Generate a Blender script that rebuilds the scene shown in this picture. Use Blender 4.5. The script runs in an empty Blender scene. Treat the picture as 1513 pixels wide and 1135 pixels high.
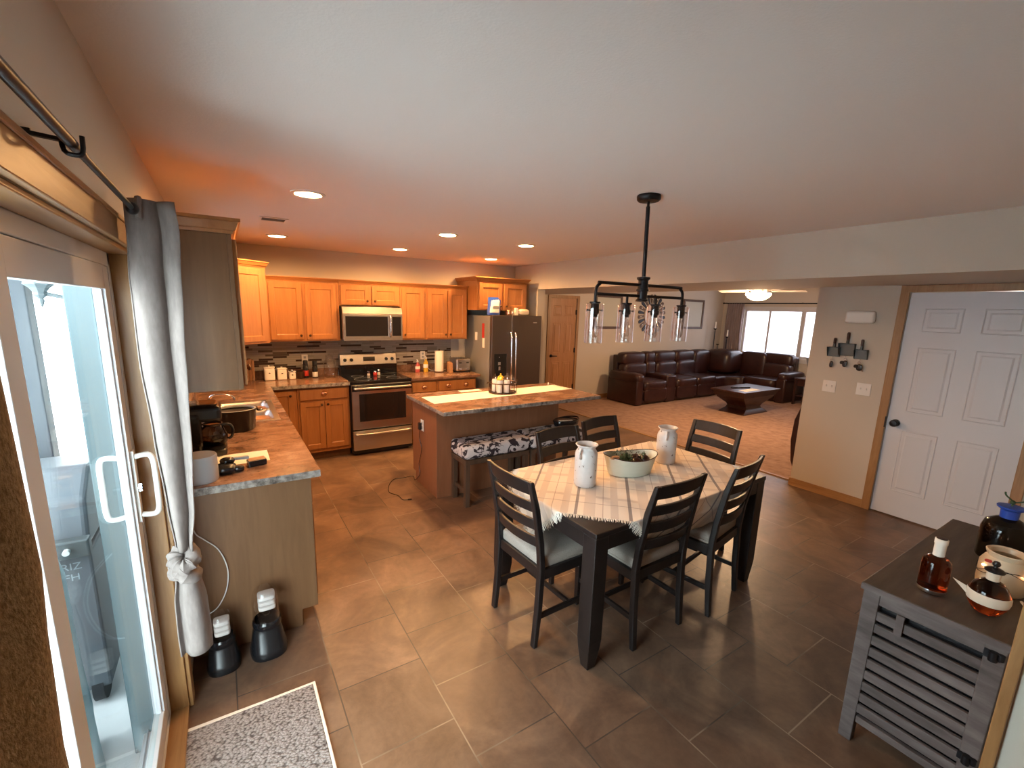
import bpy, bmesh, math, random
from math import pi, sin, cos, radians as R
from mathutils import Matrix, Vector
random.seed(7)
S = bpy.context.scene
COL = S.collection
M = {}

# ------------------------------------------------------------------ materials
def nt(name):
    m = bpy.data.materials.new(name); m.use_nodes = True
    n = m.node_tree.nodes; b = n['Principled BSDF']
    return m, m.node_tree, b
def setb(b, color=None, rough=None, metal=None, spec=None, **k):
    if color is not None: b.inputs['Base Color'].default_value = (*color, 1)
    if rough is not None: b.inputs['Roughness'].default_value = rough
    if metal is not None: b.inputs['Metallic'].default_value = metal
    if spec is not None: b.inputs['Specular IOR Level'].default_value = spec
    for a, v in k.items(): b.inputs[a.replace('_', ' ')].default_value = v
def coords(t, scale=(1,1,1), rot=(0,0,0)):
    tc = t.nodes.new('ShaderNodeTexCoord'); mp = t.nodes.new('ShaderNodeMapping')
    mp.inputs['Scale'].default_value = scale; mp.inputs['Rotation'].default_value = rot
    t.links.new(tc.outputs['Object'], mp.inputs['Vector']); return mp.outputs['Vector']
def ramp(t, fac, stops):
    r = t.nodes.new('ShaderNodeValToRGB'); e = r.color_ramp.elements
    while len(e) < len(stops): e.new(0.5)
    for i, (p, c) in enumerate(stops): e[i].position = p; e[i].color = (*c, 1)
    t.links.new(fac, r.inputs['Fac']); return r.outputs['Color']
def noise(t, vec, scale, detail=4, rough=.55, dist=0):
    n = t.nodes.new('ShaderNodeTexNoise'); n.inputs['Scale'].default_value = scale
    n.inputs['Detail'].default_value = detail; n.inputs['Roughness'].default_value = rough
    n.inputs['Distortion'].default_value = dist
    t.links.new(vec, n.inputs['Vector']); return n.outputs['Fac']
def bump(t, b, h, strength=.2, dist=.01):
    bp = t.nodes.new('ShaderNodeBump'); bp.inputs['Strength'].default_value = strength
    bp.inputs['Distance'].default_value = dist
    t.links.new(h, bp.inputs['Height']); t.links.new(bp.outputs['Normal'], b.inputs['Normal'])
def plain(name, color, rough=.5, metal=0, bumpy=None, **k):
    m, t, b = nt(name); setb(b, color, rough, metal, **k)
    if bumpy: bump(t, b, noise(t, coords(t), bumpy[0]), bumpy[1], .005)
    M[name] = m; return m
def mottled(name, stops, scale=8, rough=.5, stretch=(1,1,1), detail=5, dist=0, bstr=0, **k):
    m, t, b = nt(name); setb(b, None, rough, **k)
    v = coords(t, stretch); f = noise(t, v, scale, detail, .6, dist)
    t.links.new(ramp(t, f, stops), b.inputs['Base Color'])
    if bstr: bump(t, b, f, bstr)
    M[name] = m; return m

plain('wall_paint', (.555,.50,.43), .8, bumpy=(220,.12))
plain('ceiling_paint', (.80,.745,.715), .85, bumpy=(120,.18))
plain('cream_paint', (.62,.58,.50), .75)
plain('white_paint', (.62,.63,.68), .4)
plain('grey_white', (.42,.42,.43), .6)
plain('vinyl', (.60,.60,.62), .35)
plain('white_plastic', (.75,.73,.70), .4)
plain('white_ceramic', (.80,.77,.74), .25)
plain('paper', (.85,.80,.72), .8)
plain('black_plastic', (.012,.012,.014), .25)
plain('black_metal', (.018,.018,.022), .38, .6)
plain('black_gloss', (.01,.01,.012), .08)
plain('dark_glass', (.012,.010,.010), .06)
plain('steel', (.60,.56,.52), .28, 1)
plain('chrome', (.75,.75,.78), .12, 1)
plain('fridge_steel', (.17,.14,.125), .34, .9)
plain('fridge_side', (.30,.29,.27), .45, .3)
plain('bronze', (.10,.06,.04), .35, .9)
plain('copper', (.75,.42,.25), .25, 1)
plain('red', (.45,.03,.02), .5)
plain('pink_liquid', (.55,.10,.10), .3)
plain('yellow_liquid', (.65,.42,.04), .2)
plain('blue', (.02,.07,.42), .35)
plain('dark_green', (.03,.07,.03), .6)
plain('rubber', (.015,.015,.017), .7)
plain('grey_metal', (.11,.125,.13), .5, .7)
plain('grey_plastic', (.30,.31,.32), .45)
plain('vinyl_shaded', (.11,.155,.17), .5)  # pale exterior vinyl, its shade put into a darkened colour
plain('reflection_grey', (.035,.045,.058), .6)  # tone of the dark reflection that the added outdoor panel stands for
plain('snow', (.86,.86,.86), .9)
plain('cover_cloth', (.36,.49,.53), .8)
plain('crock', (.62,.52,.38), .3)
plain('label_paper', (.72,.62,.50), .7)
plain('candle', (.85,.78,.68), .6)
plain('mat_board', (.50,.50,.44), .6)
plain('siding_text', (.32,.35,.37), .6)
plain('dark_cart', (.10,.11,.125), .5)
plain('lantern_grey', (.16,.18,.19), .6)
plain('plaster', (.70,.66,.62), .6)
mottled('cushion', [(.3,(.29,.25,.215)),(.7,(.41,.36,.315))], 240, .85, bstr=.25)
mottled('leather', [(.3,(.018,.006,.006)),(.62,(.038,.0125,.011)),(.8,(.055,.021,.017))], 6, .33, detail=8, bstr=.12)
mottled('espresso', [(.3,(.0075,.006,.0065)),(.7,(.019,.014,.013))], 5, .36, stretch=(1,8,1))
mottled('walnut', [(.3,(.018,.006,.005)),(.7,(.050,.017,.012))], 4, .3, stretch=(1,6,1))
mottled('bench_wood', [(.3,(.055,.03,.018)),(.7,(.11,.06,.035))], 6, .5, stretch=(4,4,.5))
mottled('burlap', [(.35,(.22,.135,.055)),(.65,(.45,.30,.14))], 150, .9, stretch=(1,1.6,.8), bstr=.6)
mottled('curtain_cloth', [(.3,(.175,.143,.13)),(.7,(.235,.197,.18))], 60, .9, stretch=(1,1,.3), bstr=.15)
mottled('curtain_purple', [(.3,(.22,.17,.17)),(.7,(.36,.29,.29))], 12, .9, stretch=(4,4,.2))
mottled('concrete', [(.3,(.57,.57,.57)),(.7,(.72,.72,.72))], 3, .9)
mottled('enamel', [(.0,(.10,.05,.03)),(.318,(.12,.07,.05)),(.33,(.60,.57,.56)),(1,(.67,.64,.63))], 34, .28, detail=2)
mottled('enamel_green', [(.0,(.16,.12,.08)),(.30,(.2,.16,.1)),(.32,(.60,.64,.55)),(1,(.68,.70,.62))], 14, .4, stretch=(1,1,4), detail=3)
mottled('carpet', [(.3,(.225,.125,.082)),(.5,(.30,.18,.125)),(.7,(.355,.222,.158))], 9, .95, detail=10, bstr=.5)
mottled('greywood', [(.25,(.05,.040,.038)),(.5,(.11,.088,.085)),(.75,(.185,.155,.150))], 4, .7, stretch=(3,1,5), detail=8, bstr=.2)
mottled('topwood', [(.25,(.035,.027,.021)),(.6,(.075,.058,.045)),(.85,(.12,.10,.08))], 4, .55, stretch=(1,7,1), detail=8, bstr=.1)

def wood(name, c0, c1, axis='z', rough=.38, scale=3.0):
    m, t, b = nt(name); setb(b, None, rough)
    st = {'z':(9,9,.8),'x':(.8,9,9),'y':(9,.8,9)}[axis]
    v = coords(t, st); f = noise(t, v, scale, 6, .65, .8)
    t.links.new(ramp(t, f, [(.3,c0),(.72,c1)]), b.inputs['Base Color'])
    bump(t, b, f, .05); M[name] = m; return m
wood('maple', (.325,.125,.036), (.425,.18,.057))
wood('maple_x', (.325,.125,.036), (.425,.18,.057), 'x')
wood('oak_trim', (.27,.135,.048), (.40,.22,.088))
wood('oak_trim_x', (.27,.135,.048), (.40,.22,.088), 'x')
wood('oak_trim_y', (.27,.135,.048), (.40,.22,.088), 'y')
wood('maple_shaded', (.165,.080,.035), (.21,.107,.049))  # same maple as the fronts, darkened for the dim cool light there
wood('door_oak', (.36,.165,.065), (.47,.235,.10))
wood('board_wood', (.30,.14,.06), (.45,.24,.12))
wood('island_panel', (.225,.088,.040), (.285,.118,.056))

def granite(name):
    m, t, b = nt(name); setb(b, None, .22)
    v = coords(t, (1,1.4,1)); f = noise(t, v, 6, 8, .62, .5)
    c1 = ramp(t, f, [(.28,(.075,.035,.022)),(.46,(.23,.12,.075)),(.60,(.34,.20,.135)),(.76,(.46,.33,.25))])
    f2 = noise(t, coords(t), 60, 5, .7)
    c2 = ramp(t, f2, [(.36,(.05,.04,.04)),(.43,(.75,.75,.75)),(1,(1,1,1))])
    mx = t.nodes.new('ShaderNodeMix'); mx.data_type = 'RGBA'; mx.blend_type = 'MULTIPLY'
    mx.inputs['Factor'].default_value = .55
    t.links.new(c1, mx.inputs['A']); t.links.new(c2, mx.inputs['B'])
    t.links.new(mx.outputs['Result'], b.inputs['Base Color']); M[name] = m
granite('granite')
def granite_edge():
    m, t, b = nt('granite_edge'); setb(b, None, .3)
    f = noise(t, coords(t), 22, 7, .7)
    t.links.new(ramp(t, f, [(.34,(.03,.025,.022)),(.46,(.20,.17,.15)),(.62,(.42,.38,.34))]), b.inputs['Base Color'])
    M['granite_edge'] = m
granite_edge()
def tile_floor():
    m, t, b = nt('slate_tile'); P = .4065
    tc = t.nodes.new('ShaderNodeTexCoord'); sp = t.nodes.new('ShaderNodeSeparateXYZ'); cb = t.nodes.new('ShaderNodeCombineXYZ')
    t.links.new(tc.outputs['Object'], sp.inputs[0])
    def off(sock, d):
        a = t.nodes.new('ShaderNodeMath'); a.operation = 'ADD'; a.inputs[1].default_value = d
        t.links.new(sock, a.inputs[0]); return a.outputs[0]
    t.links.new(off(sp.outputs['Y'], 3.634 + P*40.0), cb.inputs['X'])
    t.links.new(off(sp.outputs['X'], -.588 + P*11), cb.inputs['Y'])
    br = t.nodes.new('ShaderNodeTexBrick'); br.offset = .5; br.offset_frequency = 2; br.squash = 1
    for k, v in {'Scale':1,'Mortar Size':.0032,'Mortar Smooth':.15,'Bias':0,'Brick Width':P,'Row Height':P}.items(): br.inputs[k].default_value = v
    br.inputs['Color1'].default_value = (.82,.82,.82,1); br.inputs['Color2'].default_value = (1.12,1.1,1.08,1); br.inputs['Mortar'].default_value = (.9,.9,.9,1)
    t.links.new(cb.outputs[0], br.inputs['Vector'])
    v = coords(t); f = noise(t, v, 2.6, 7, .6, .9)
    c = ramp(t, f, [(.30,(.105,.062,.042)),(.5,(.180,.109,.071)),(.68,(.265,.166,.109))])
    f2 = noise(t, v, 26, 6, .7)
    c2 = ramp(t, f2, [(.3,(.72,.72,.72)),(.7,(1.0,1.0,1.0))])
    def mul(a, bb, fac=1, mode='MULTIPLY'):
        mx = t.nodes.new('ShaderNodeMix'); mx.data_type = 'RGBA'; mx.blend_type = mode
        if isinstance(fac, (int, float)): mx.inputs['Factor'].default_value = fac
        else: t.links.new(fac, mx.inputs['Factor'])
        t.links.new(a, mx.inputs['A'])
        if isinstance(bb, tuple): mx.inputs['B'].default_value = (*bb, 1)
        else: t.links.new(bb, mx.inputs['B'])
        return mx.outputs['Result']
    c = mul(mul(c, c2, .8), br.outputs['Color'])
    gf = noise(t, v, 1.6, 3)
    grout = ramp(t, gf, [(.45,(.06,.045,.035)),(.6,(.30,.23,.17))])
    mx = t.nodes.new('ShaderNodeMix'); mx.data_type = 'RGBA'
    t.links.new(br.outputs['Fac'], mx.inputs['Factor']); t.links.new(c, mx.inputs['A']); t.links.new(grout, mx.inputs['B'])
    t.links.new(mx.outputs['Result'], b.inputs['Base Color'])
    rr = t.nodes.new('ShaderNodeMapRange'); rr.inputs['To Min'].default_value = .26; rr.inputs['To Max'].default_value = .46
    t.links.new(f2, rr.inputs['Value']); t.links.new(rr.outputs[0], b.inputs['Roughness'])
    inv = t.nodes.new('ShaderNodeMath'); inv.operation = 'MULTIPLY_ADD'; inv.inputs[1].default_value = -1.2
    t.links.new(br.outputs['Fac'], inv.inputs[0]); t.links.new(f2, inv.inputs[2])
    bump(t, b, inv.outputs[0], .25, .004); M['slate_tile'] = m
tile_floor()
def backsplash():
    m, t, b = nt('mosaic'); setb(b, None, .25)
    tc = t.nodes.new('ShaderNodeTexCoord'); sp = t.nodes.new('ShaderNodeSeparateXYZ'); cb = t.nodes.new('ShaderNodeCombineXYZ')
    t.links.new(tc.outputs['Object'], sp.inputs[0])
    ad = t.nodes.new('ShaderNodeMath'); ad.operation = 'SUBTRACT'
    t.links.new(sp.outputs['X'], ad.inputs[0]); t.links.new(sp.outputs['Y'], ad.inputs[1])
    t.links.new(ad.outputs[0], cb.inputs['X']); t.links.new(sp.outputs['Z'], cb.inputs['Y'])
    br = t.nodes.new('ShaderNodeTexBrick'); br.offset = .37; br.offset_frequency = 3; br.squash = 1.7; br.squash_frequency = 4
    for k, v in {'Scale':1,'Mortar Size':.0014,'Mortar Smooth':.1,'Bias':-.42,'Brick Width':.15,'Row Height':.0245}.items(): br.inputs[k].default_value = v
    br.inputs['Color1'].default_value = (.27,.245,.21,1); br.inputs['Color2'].default_value = (.035,.020,.016,1); br.inputs['Mortar'].default_value = (.20,.18,.16,1)
    t.links.new(cb.outputs[0], br.inputs['Vector'])
    # widen the contrast so that few strips are dark and most are pale grey
    bw = t.nodes.new('ShaderNodeRGBToBW'); t.links.new(br.outputs['Color'], bw.inputs[0])
    t.links.new(ramp(t, bw.outputs[0], [(.0,(.030,.014,.010)),(.160,(.045,.022,.017)),(.185,(.27,.245,.21)),(.25,(.37,.34,.30))]), b.inputs['Base Color'])
    M['mosaic'] = m
backsplash()
def cowprint():
    m, t, b = nt('cow_print'); setb(b, None, .8)
    f = noise(t, coords(t, (1,1.4,1.4)), 10, 3, .5, 1.2)
    t.links.new(ramp(t, f, [(.47,(.020,.012,.018)),(.50,(.55,.50,.50)),(1,(.62,.56,.55))]), b.inputs['Base Color'])
    M['cow_print'] = m
cowprint()
def plaid():
    m, t, b = nt('plaid_cloth'); setb(b, None, .9)
    uv = t.nodes.new('ShaderNodeUVMap'); sp = t.nodes.new('ShaderNodeSeparateXYZ'); t.links.new(uv.outputs[0], sp.inputs[0])
    def math(op, a, bb=None, c=None):
        n = t.nodes.new('ShaderNodeMath'); n.operation = op
        for i, v in enumerate([a, bb, c]):
            if v is None: continue
            if isinstance(v, (int, float)): n.inputs[i].default_value = v
            else: t.links.new(v, n.inputs[i])
        return n.outputs[0]
    def bands(sock, period, cs):   # 1 inside any stripe; cs = (centre, half width) within the period, in metres
        fr = math('MODULO', sock, period); out = None
        for c, h in cs:
            d = math('ABSOLUTE', math('SUBTRACT', fr, c)); s = math('LESS_THAN', d, h)
            out = s if out is None else math('MAXIMUM', out, s)
        return out
    u, v = sp.outputs['X'], sp.outputs['Y']
    dark = bands(v, 3, [(.14,.006),(.40,.008),(.68,.009),(.97,.008),(1.22,.008)])
    tan = math('MAXIMUM', bands(v, 3, [(.20,.02),(.07,.02),(.34,.02),(.47,.03),(.60,.02),(.76,.03),(.90,.02),(1.05,.03),(1.30,.03)]), bands(u, 3, [(.25,.015),(.55,.02),(.8,.015),(1.08,.02)]))
    thin = bands(v, 3, [(.27,.002),(.54,.002),(.83,.002),(1.12,.002)])
    def mix(fac, a, c, k):
        mx = t.nodes.new('ShaderNodeMix'); mx.data_type = 'RGBA'
        t.links.new(math('MULTIPLY', fac, k), mx.inputs['Factor'])
        if isinstance(a, tuple): mx.inputs['A'].default_value = (*a, 1)
        else: t.links.new(a, mx.inputs['A'])
        mx.inputs['B'].default_value = (*c, 1); return mx.outputs['Result']
    c = mix(tan, (.87,.77,.67), (.42,.33,.29), .33)
    c = mix(thin, c, (.35,.22,.18), .6); c = mix(bands(u, 3, [(.16,.003),(.42,.003),(.70,.004),(.95,.003),(1.2,.004)]), c, (.30,.22,.20), .55); c = mix(dark, c, (.13,.11,.13), .75)
    t.links.new(c, b.inputs['Base Color'])
    bump(t, b, noise(t, coords(t), 300, 2), .3, .002); M['plaid_cloth'] = m
plaid()
def rugmat():
    m, t, b = nt('rug_loop'); setb(b, None, .95)
    vo = t.nodes.new('ShaderNodeTexVoronoi'); vo.inputs['Scale'].default_value = 85
    t.links.new(coords(t, (1,1.5,1), (0,0,.7)), vo.inputs['Vector'])
    t.links.new(ramp(t, vo.outputs['Distance'], [(.1,(.40,.365,.35)),(.55,(.27,.24,.225)),(.85,(.08,.065,.06))]), b.inputs['Base Color'])
    inv = t.nodes.new('ShaderNodeMath'); inv.operation = 'SUBTRACT'; inv.inputs[0].default_value = 1
    t.links.new(vo.outputs['Distance'], inv.inputs[1]); bump(t, b, inv.outputs[0], .8, .006); M['rug_loop'] = m
rugmat()
def clear(name, color=(1,1,1), base=.04, edge=.5, power=5):
    m = bpy.data.materials.new(name); m.use_nodes = True; t = m.node_tree; t.nodes.clear()
    out = t.nodes.new('ShaderNodeOutputMaterial'); mx = t.nodes.new('ShaderNodeMixShader')
    tr = t.nodes.new('ShaderNodeBsdfTransparent'); gl = t.nodes.new('ShaderNodeBsdfGlossy'); fr = t.nodes.new('ShaderNodeLayerWeight')
    tr.inputs[0].default_value = (*color, 1); gl.inputs['Roughness'].default_value = .03; gl.inputs[0].default_value = (1,1,1,1)
    pw = t.nodes.new('ShaderNodeMath'); pw.operation = 'POWER'; pw.inputs[1].default_value = power
    ma = t.nodes.new('ShaderNodeMath'); ma.operation = 'MULTIPLY_ADD'; ma.inputs[1].default_value = edge; ma.inputs[2].default_value = base
    fr.inputs[0].default_value = .5
    t.links.new(fr.outputs['Facing'], pw.inputs[0]); t.links.new(pw.outputs[0], ma.inputs[0])
    t.links.new(ma.outputs[0], mx.inputs[0]); t.links.new(tr.outputs[0], mx.inputs[1]); t.links.new(gl.outputs[0], mx.inputs[2])
    t.links.new(mx.outputs[0], out.inputs[0]); M[name] = m
clear('pane', (.86,.96,.98), .02, .25)
clear('window_pane', (.42,.43,.46), .02, .3)
clear('bulb_glass', (.88,.86,.85), .12, .7, 2)
clear('clear_glass', (.93,.92,.92), .05, .65, 3)
def glassmat(name, color, rough=.02):
    m, t, b = nt(name); setb(b, color, rough, Transmission_Weight=1.0, IOR=1.4); M[name] = m
glassmat('whiskey', (.34,.055,.012))
glassmat('smoke_glass', (.10,.09,.085))
def emis(name, color, strength):
    m, t, b = nt(name); setb(b, color, .5); b.inputs['Emission Color'].default_value = (*color, 1)
    b.inputs['Emission Strength'].default_value = strength; M[name] = m
emis('lamp_face', (1.0,.62,.28), 28)
emis('fan_glow', (1.0,.66,.36), 22)
emis('fairy', (1.0,.5,.25), 14)

# ------------------------------------------------------------------ mesh builder
class MB:
    def __init__(s, xf=None): s.v = []; s.f = []; s.xf = xf or Matrix.Identity(4)
    def add(s, vs, fs):
        o = len(s.v); s.v += [s.xf @ Vector(p) for p in vs]; s.f += [tuple(i+o for i in f) for f in fs]; return s
    def box(s, x0, x1, y0, y1, z0, z1):
        return s.add([(x0,y0,z0),(x1,y0,z0),(x1,y1,z0),(x0,y1,z0),(x0,y0,z1),(x1,y0,z1),(x1,y1,z1),(x0,y1,z1)],
                     [(0,3,2,1),(4,5,6,7),(0,1,5,4),(1,2,6,5),(2,3,7,6),(3,0,4,7)])
    def cb(s, c, sz):
        return s.box(c[0]-sz[0]/2,c[0]+sz[0]/2,c[1]-sz[1]/2,c[1]+sz[1]/2,c[2]-sz[2]/2,c[2]+sz[2]/2)
    def hexa(s, a, b):   # two quads (lists of 4 points), bottom and top
        return s.add(list(a)+list(b), [(0,3,2,1),(4,5,6,7),(0,1,5,4),(1,2,6,5),(2,3,7,6),(3,0,4,7)])
    def loft(s, rings, caps=True, closed=False):
        n = len(rings[0]); vs = [p for r in rings for p in r]; fs = []
        for k in range(len(rings) - (0 if closed else 1)):
            a = k*n; b = ((k+1) % len(rings))*n
            fs += [(a+i, a+(i+1) % n, b+(i+1) % n, b+i) for i in range(n)]
        if caps and not closed: fs += [tuple(range(n))[::-1], tuple((len(rings)-1)*n+i for i in range(n))]
        return s.add(vs, fs)
    def lathe(s, prof, c=(0,0,0), n=32, sx=1, sy=1, caps=True):
        rs = [[(c[0]+r*sx*cos(2*pi*i/n), c[1]+r*sy*sin(2*pi*i/n), c[2]+z) for i in range(n)] for r, z in prof]
        return s.loft(rs, caps)
    def cyl(s, c, r, h, n=24, ax='z', r2=None):
        r2 = r if r2 is None else r2; rs = []
        for t, q in ((0, r), (h, r2)):
            ring = []
            for i in range(n):
                a = q*cos(2*pi*i/n); b = q*sin(2*pi*i/n)
                ring.append({'z':(c[0]+a,c[1]+b,c[2]+t),'y':(c[0]+a,c[1]+t,c[2]+b),'x':(c[0]+t,c[1]+a,c[2]+b)}[ax])
            rs.append(ring)
        return s.loft(rs)
    def tube(s, pts, r, n=10, closed=False, smooth=0):
        P = [Vector(p) for p in pts]
        if smooth:
            Q = []
            m = len(P)
            for i in range(m if closed else m-1):
                p0, p1, p2, p3 = (P[(i-1) % m] if closed or i else P[0]), P[i], P[(i+1) % m], (P[(i+2) % m] if closed or i+2 < m else P[-1])
                for k in range(smooth):
                    t = k/smooth
                    Q.append(.5*((2*p1)+(p2-p0)*t+(2*p0-5*p1+4*p2-p3)*t*t+(3*p1-p0-3*p2+p3)*t**3))
            if not closed: Q.append(P[-1])
            P = Q
        rs = []; up = Vector((0,0,1)); prev = None
        for i, p in enumerate(P):
            a = P[i-1] if (i or closed) else p; b = P[(i+1) % len(P)] if (i < len(P)-1 or closed) else p
            d = (b-a).normalized() if (b-a).length > 1e-9 else Vector((0,0,1))
            if prev is None: x = d.cross(up if abs(d.z) < .95 else Vector((1,0,0))).normalized()
            else: x = (prev - d*prev.dot(d)).normalized()
            prev = x; y = d.cross(x); rr = r[i] if isinstance(r, (list, tuple)) else r
            rs.append([p+rr*(cos(2*pi*k/n)*x+sin(2*pi*k/n)*y) for k in range(n)])
        return s.loft(rs, closed=closed)
    def bar(s, a, b, w, h):      # rectangular bar from a to b; w sideways, h in the remaining direction
        a, b = Vector(a), Vector(b); d = (b-a).normalized(); up = Vector((0,0,1)) if abs(d.z) < .9 else Vector((0,1,0))
        x = d.cross(up).normalized(); y = x.cross(d).normalized()
        q = lambda p: [p-x*w/2-y*h/2, p+x*w/2-y*h/2, p+x*w/2+y*h/2, p-x*w/2+y*h/2]
        return s.loft([q(a), q(b)])
    def prism(s, poly, axis, a, b):   # polygon in the plane across axis, extruded a..b
        def pt(p, t): return {'x':(t,p[0],p[1]),'y':(p[0],t,p[1]),'z':(p[0],p[1],t)}[axis]
        return s.loft([[pt(p, a) for p in poly], [pt(p, b) for p in poly]])
    def sq(s, c, sz, e=.35, n=20, m=32, e2=None):   # rounded cushion (superquadric), full sizes sz
        e2 = e if e2 is None else e2
        f = lambda w, p: math.copysign(abs(w)**p, w); rs = []
        for i in range(n+1):
            a = -pi/2+pi*i/n; ca = max(abs(cos(a)), 1e-4)**e; sa = f(sin(a), e)
            rs.append([(c[0]+sz[0]/2*ca*f(cos(2*pi*j/m), e2), c[1]+sz[1]/2*ca*f(sin(2*pi*j/m), e2), c[2]+sz[2]/2*sa) for j in range(m)])
        return s.loft(rs)
    def build(s, name, mat, parent=None, smooth=False, bevel=0, seg=2, sub=0, kind=None, uvs=None, solid=0):
        me = bpy.data.meshes.new(name); off = Vector((0,0,0)); p = parent
        while p is not None: off += p.location; p = p.parent
        me.from_pydata([v-off for v in s.v], [], s.f)
        bm = bmesh.new(); bm.from_mesh(me)
        if not uvs: bmesh.ops.remove_doubles(bm, verts=bm.verts, dist=1e-5)
        bmesh.ops.recalc_face_normals(bm, faces=bm.faces)
        if smooth:
            for f in bm.faces: f.smooth = True
            for e in bm.edges:
                if len(e.link_faces) == 2 and e.calc_face_angle(0) > R(42): e.smooth = False
        bm.to_mesh(me); bm.free()
        if uvs:
            ul = me.uv_layers.new(name='UVMap')
            for l in me.loops: ul.data[l.index].uv = uvs[l.vertex_index]
        o = bpy.data.objects.new(name, me); COL.objects.link(o); o.parent = parent
        for mm in (mat if isinstance(mat, (list, tuple)) else [mat]): me.materials.append(M[mm])
        if solid:
            k = o.modifiers.new('s', 'SOLIDIFY'); k.thickness = solid; k.offset = 0
        if bevel:
            k = o.modifiers.new('b', 'BEVEL'); k.width = bevel; k.segments = seg; k.limit_method = 'ANGLE'; k.angle_limit = R(40)
            k.harden_normals = False
        if sub:
            k = o.modifiers.new('u', 'SUBSURF'); k.levels = sub; k.render_levels = sub
        if kind: o['kind'] = kind
        return o
def thing(name, loc, label, cat, group=None, rz=0):
    o = bpy.data.objects.new(name, None); COL.objects.link(o); o.location = loc; o.rotation_euler[2] = rz
    o.empty_display_size = .1; return tag(o, label, cat, group)
def tag(o, label, cat, group=None):
    o['label'] = label; o['category'] = cat
    if group: o['group'] = group
    return o
XF = [None]
def part(name, mat, parent, fn, **k):
    b = MB(XF[0]); fn(b); return b.build(name, mat, parent, **k)
def dup(root, loc=None, rz=None, label=None):
    def cp(o, par):
        c = o.copy(); COL.objects.link(c); c.parent = par
        for ch in [x for x in bpy.data.objects if x.parent == o]: cp(ch, c)
        return c
    c = cp(root, None)
    if loc is not None: c.location = loc
    if rz is not None: c.rotation_euler[2] = rz
    if label: c['label'] = label
    return c
def struct(name, mat, fn, **k):
    return part(name, mat, None, fn, kind='structure', **k)
def sub_text(name, body, mat, parent, loc, size, rot=(pi/2,0,0), ext=.0004):
    cu = bpy.data.curves.new(name, 'FONT'); cu.body = body; cu.size = size; cu.extrude = ext; cu.align_x = 'CENTER'; cu.align_y = 'CENTER'
    f = bpy.data.objects.new(name, cu); me = bpy.data.meshes.new_from_object(f); bpy.data.objects.remove(f)
    o = bpy.data.objects.new(name, me); COL.objects.link(o); me.materials.clear(); me.materials.append(M[mat])
    off = Vector((0,0,0)); p = parent
    while p is not None: off += p.location; p = p.parent
    o.parent = parent; o.location = Vector(loc)-off; o.rotation_euler = rot; return o

# ------------------------------------------------------------------ camera
cam = bpy.data.cameras.new('camera'); co = bpy.data.objects.new('camera', cam); COL.objects.link(co)
co.location = (.25839,-5.96931,1.79034); co.rotation_euler = (1.37952768,-.02549120,-.55996680)
cam.sensor_width = 36; cam.lens = 660.649/1513*36; cam.shift_x = 8.818/1513; cam.shift_y = 18.085/1513
cam.clip_start = .02; cam.clip_end = 200; S.camera = co

# ------------------------------------------------------------------ the room shell
H = 2.44; YE = -3.46; XR = 4.15; XW = 5.36; HB = 2.09
struct('floor', 'slate_tile', lambda b: b.box(-.13,5.50,-7.3,.97,-.08,0))
struct('floor_carpet', 'carpet', lambda b: (b.box(5.50,11.2,-5.1,.97,-.08,.008)))
struct('trim_1', 'oak_trim_y', lambda b: b.box(5.485,5.515,-3.735,.85,0,.011))
struct('ceiling', 'ceiling_paint', lambda b: b.box(-.13,11.2,-7.3,.97,H,H+.1))
DY0, DY1, DH = -5.68, -3.79, 1.965
def wl(b):
    b.box(-.13,0,DY1,-2.25,0,H); b.box(-.13,0,-7.3,DY0,0,H); b.box(-.13,0,DY0,DY1,DH,H)
    b.box(-.13,0,-1.25,.0,0,H); b.box(-.13,0,-2.25,-1.25,0,1.08); b.box(-.13,0,-2.25,-1.25,2.02,H)
struct('wall_left', 'wall_paint', wl)
struct('wall_back', 'wall_paint', lambda b: b.box(-.13,XR,0,.12,0,H))
struct('wall_pantry', 'wall_paint', lambda b: b.box(XR,XR+.13,-.615,.85,0,HB))
struct('wall_header', 'wall_paint', lambda b: b.box(XR,XW+.12,-7.2,.85,HB,H))
struct('wall_right', 'wall_paint', lambda b: (b.box(XW,XW+.12,-4.455,-3.735,0,HB), b.box(XW,XW+.12,-7.2,-5.30,0,HB), b.box(XW,XW+.12,-5.30,-4.455,2.03,HB)))
struct('wall_living_back', 'wall_paint', lambda b: (b.box(XR,5.515,.85,.97,0,H), b.box(6.165,11.2,.85,.97,0,H), b.box(5.515,6.165,.85,.97,2.035,H), b.box(5.515,6.165,.92,.97,0,2.035)))
WZ0, WZ1 = .89, 1.95
struct('wall_living_window', 'wall_paint', lambda b: (b.box(11,11.12,.29,.85,0,H), b.box(11,11.12,-5.1,-2.42,0,H), b.box(11,11.12,-2.42,.29,0,WZ0), b.box(11,11.12,-2.42,.29,WZ1,H)))
struct('wall_living_front', 'wall_paint', lambda b: b.box(XW+.12,11.2,-5.1,-4.98,0,H))
struct('wall_rear', 'wall_paint', lambda b: b.box(-.13,5.5,-7.3,-7.18,0,H))
struct('wall_near', 'cream_paint', lambda b: b.box(2.205,XW,-7.18,-5.822,0,H))
struct('trim_2', 'oak_trim', lambda b: b.box(2.190,2.215,-5.822,-5.793,0,2.1), bevel=.003)
struct('baseboard_right', 'oak_trim_y', lambda b: (b.box(XW-.012,XW,-4.41,-3.735,0,.083), b.box(XW-.012,XW+.12,-3.735,-3.723,0,.083)), bevel=.003)
struct('baseboard_living', 'oak_trim_x', lambda b: (b.box(6.23,11,.838,.85,.008,.09)), bevel=.003)
struct('baseboard_window', 'oak_trim_y', lambda b: (b.box(10.988,11,-4.98,.838,.008,.09)), bevel=.003)
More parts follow.
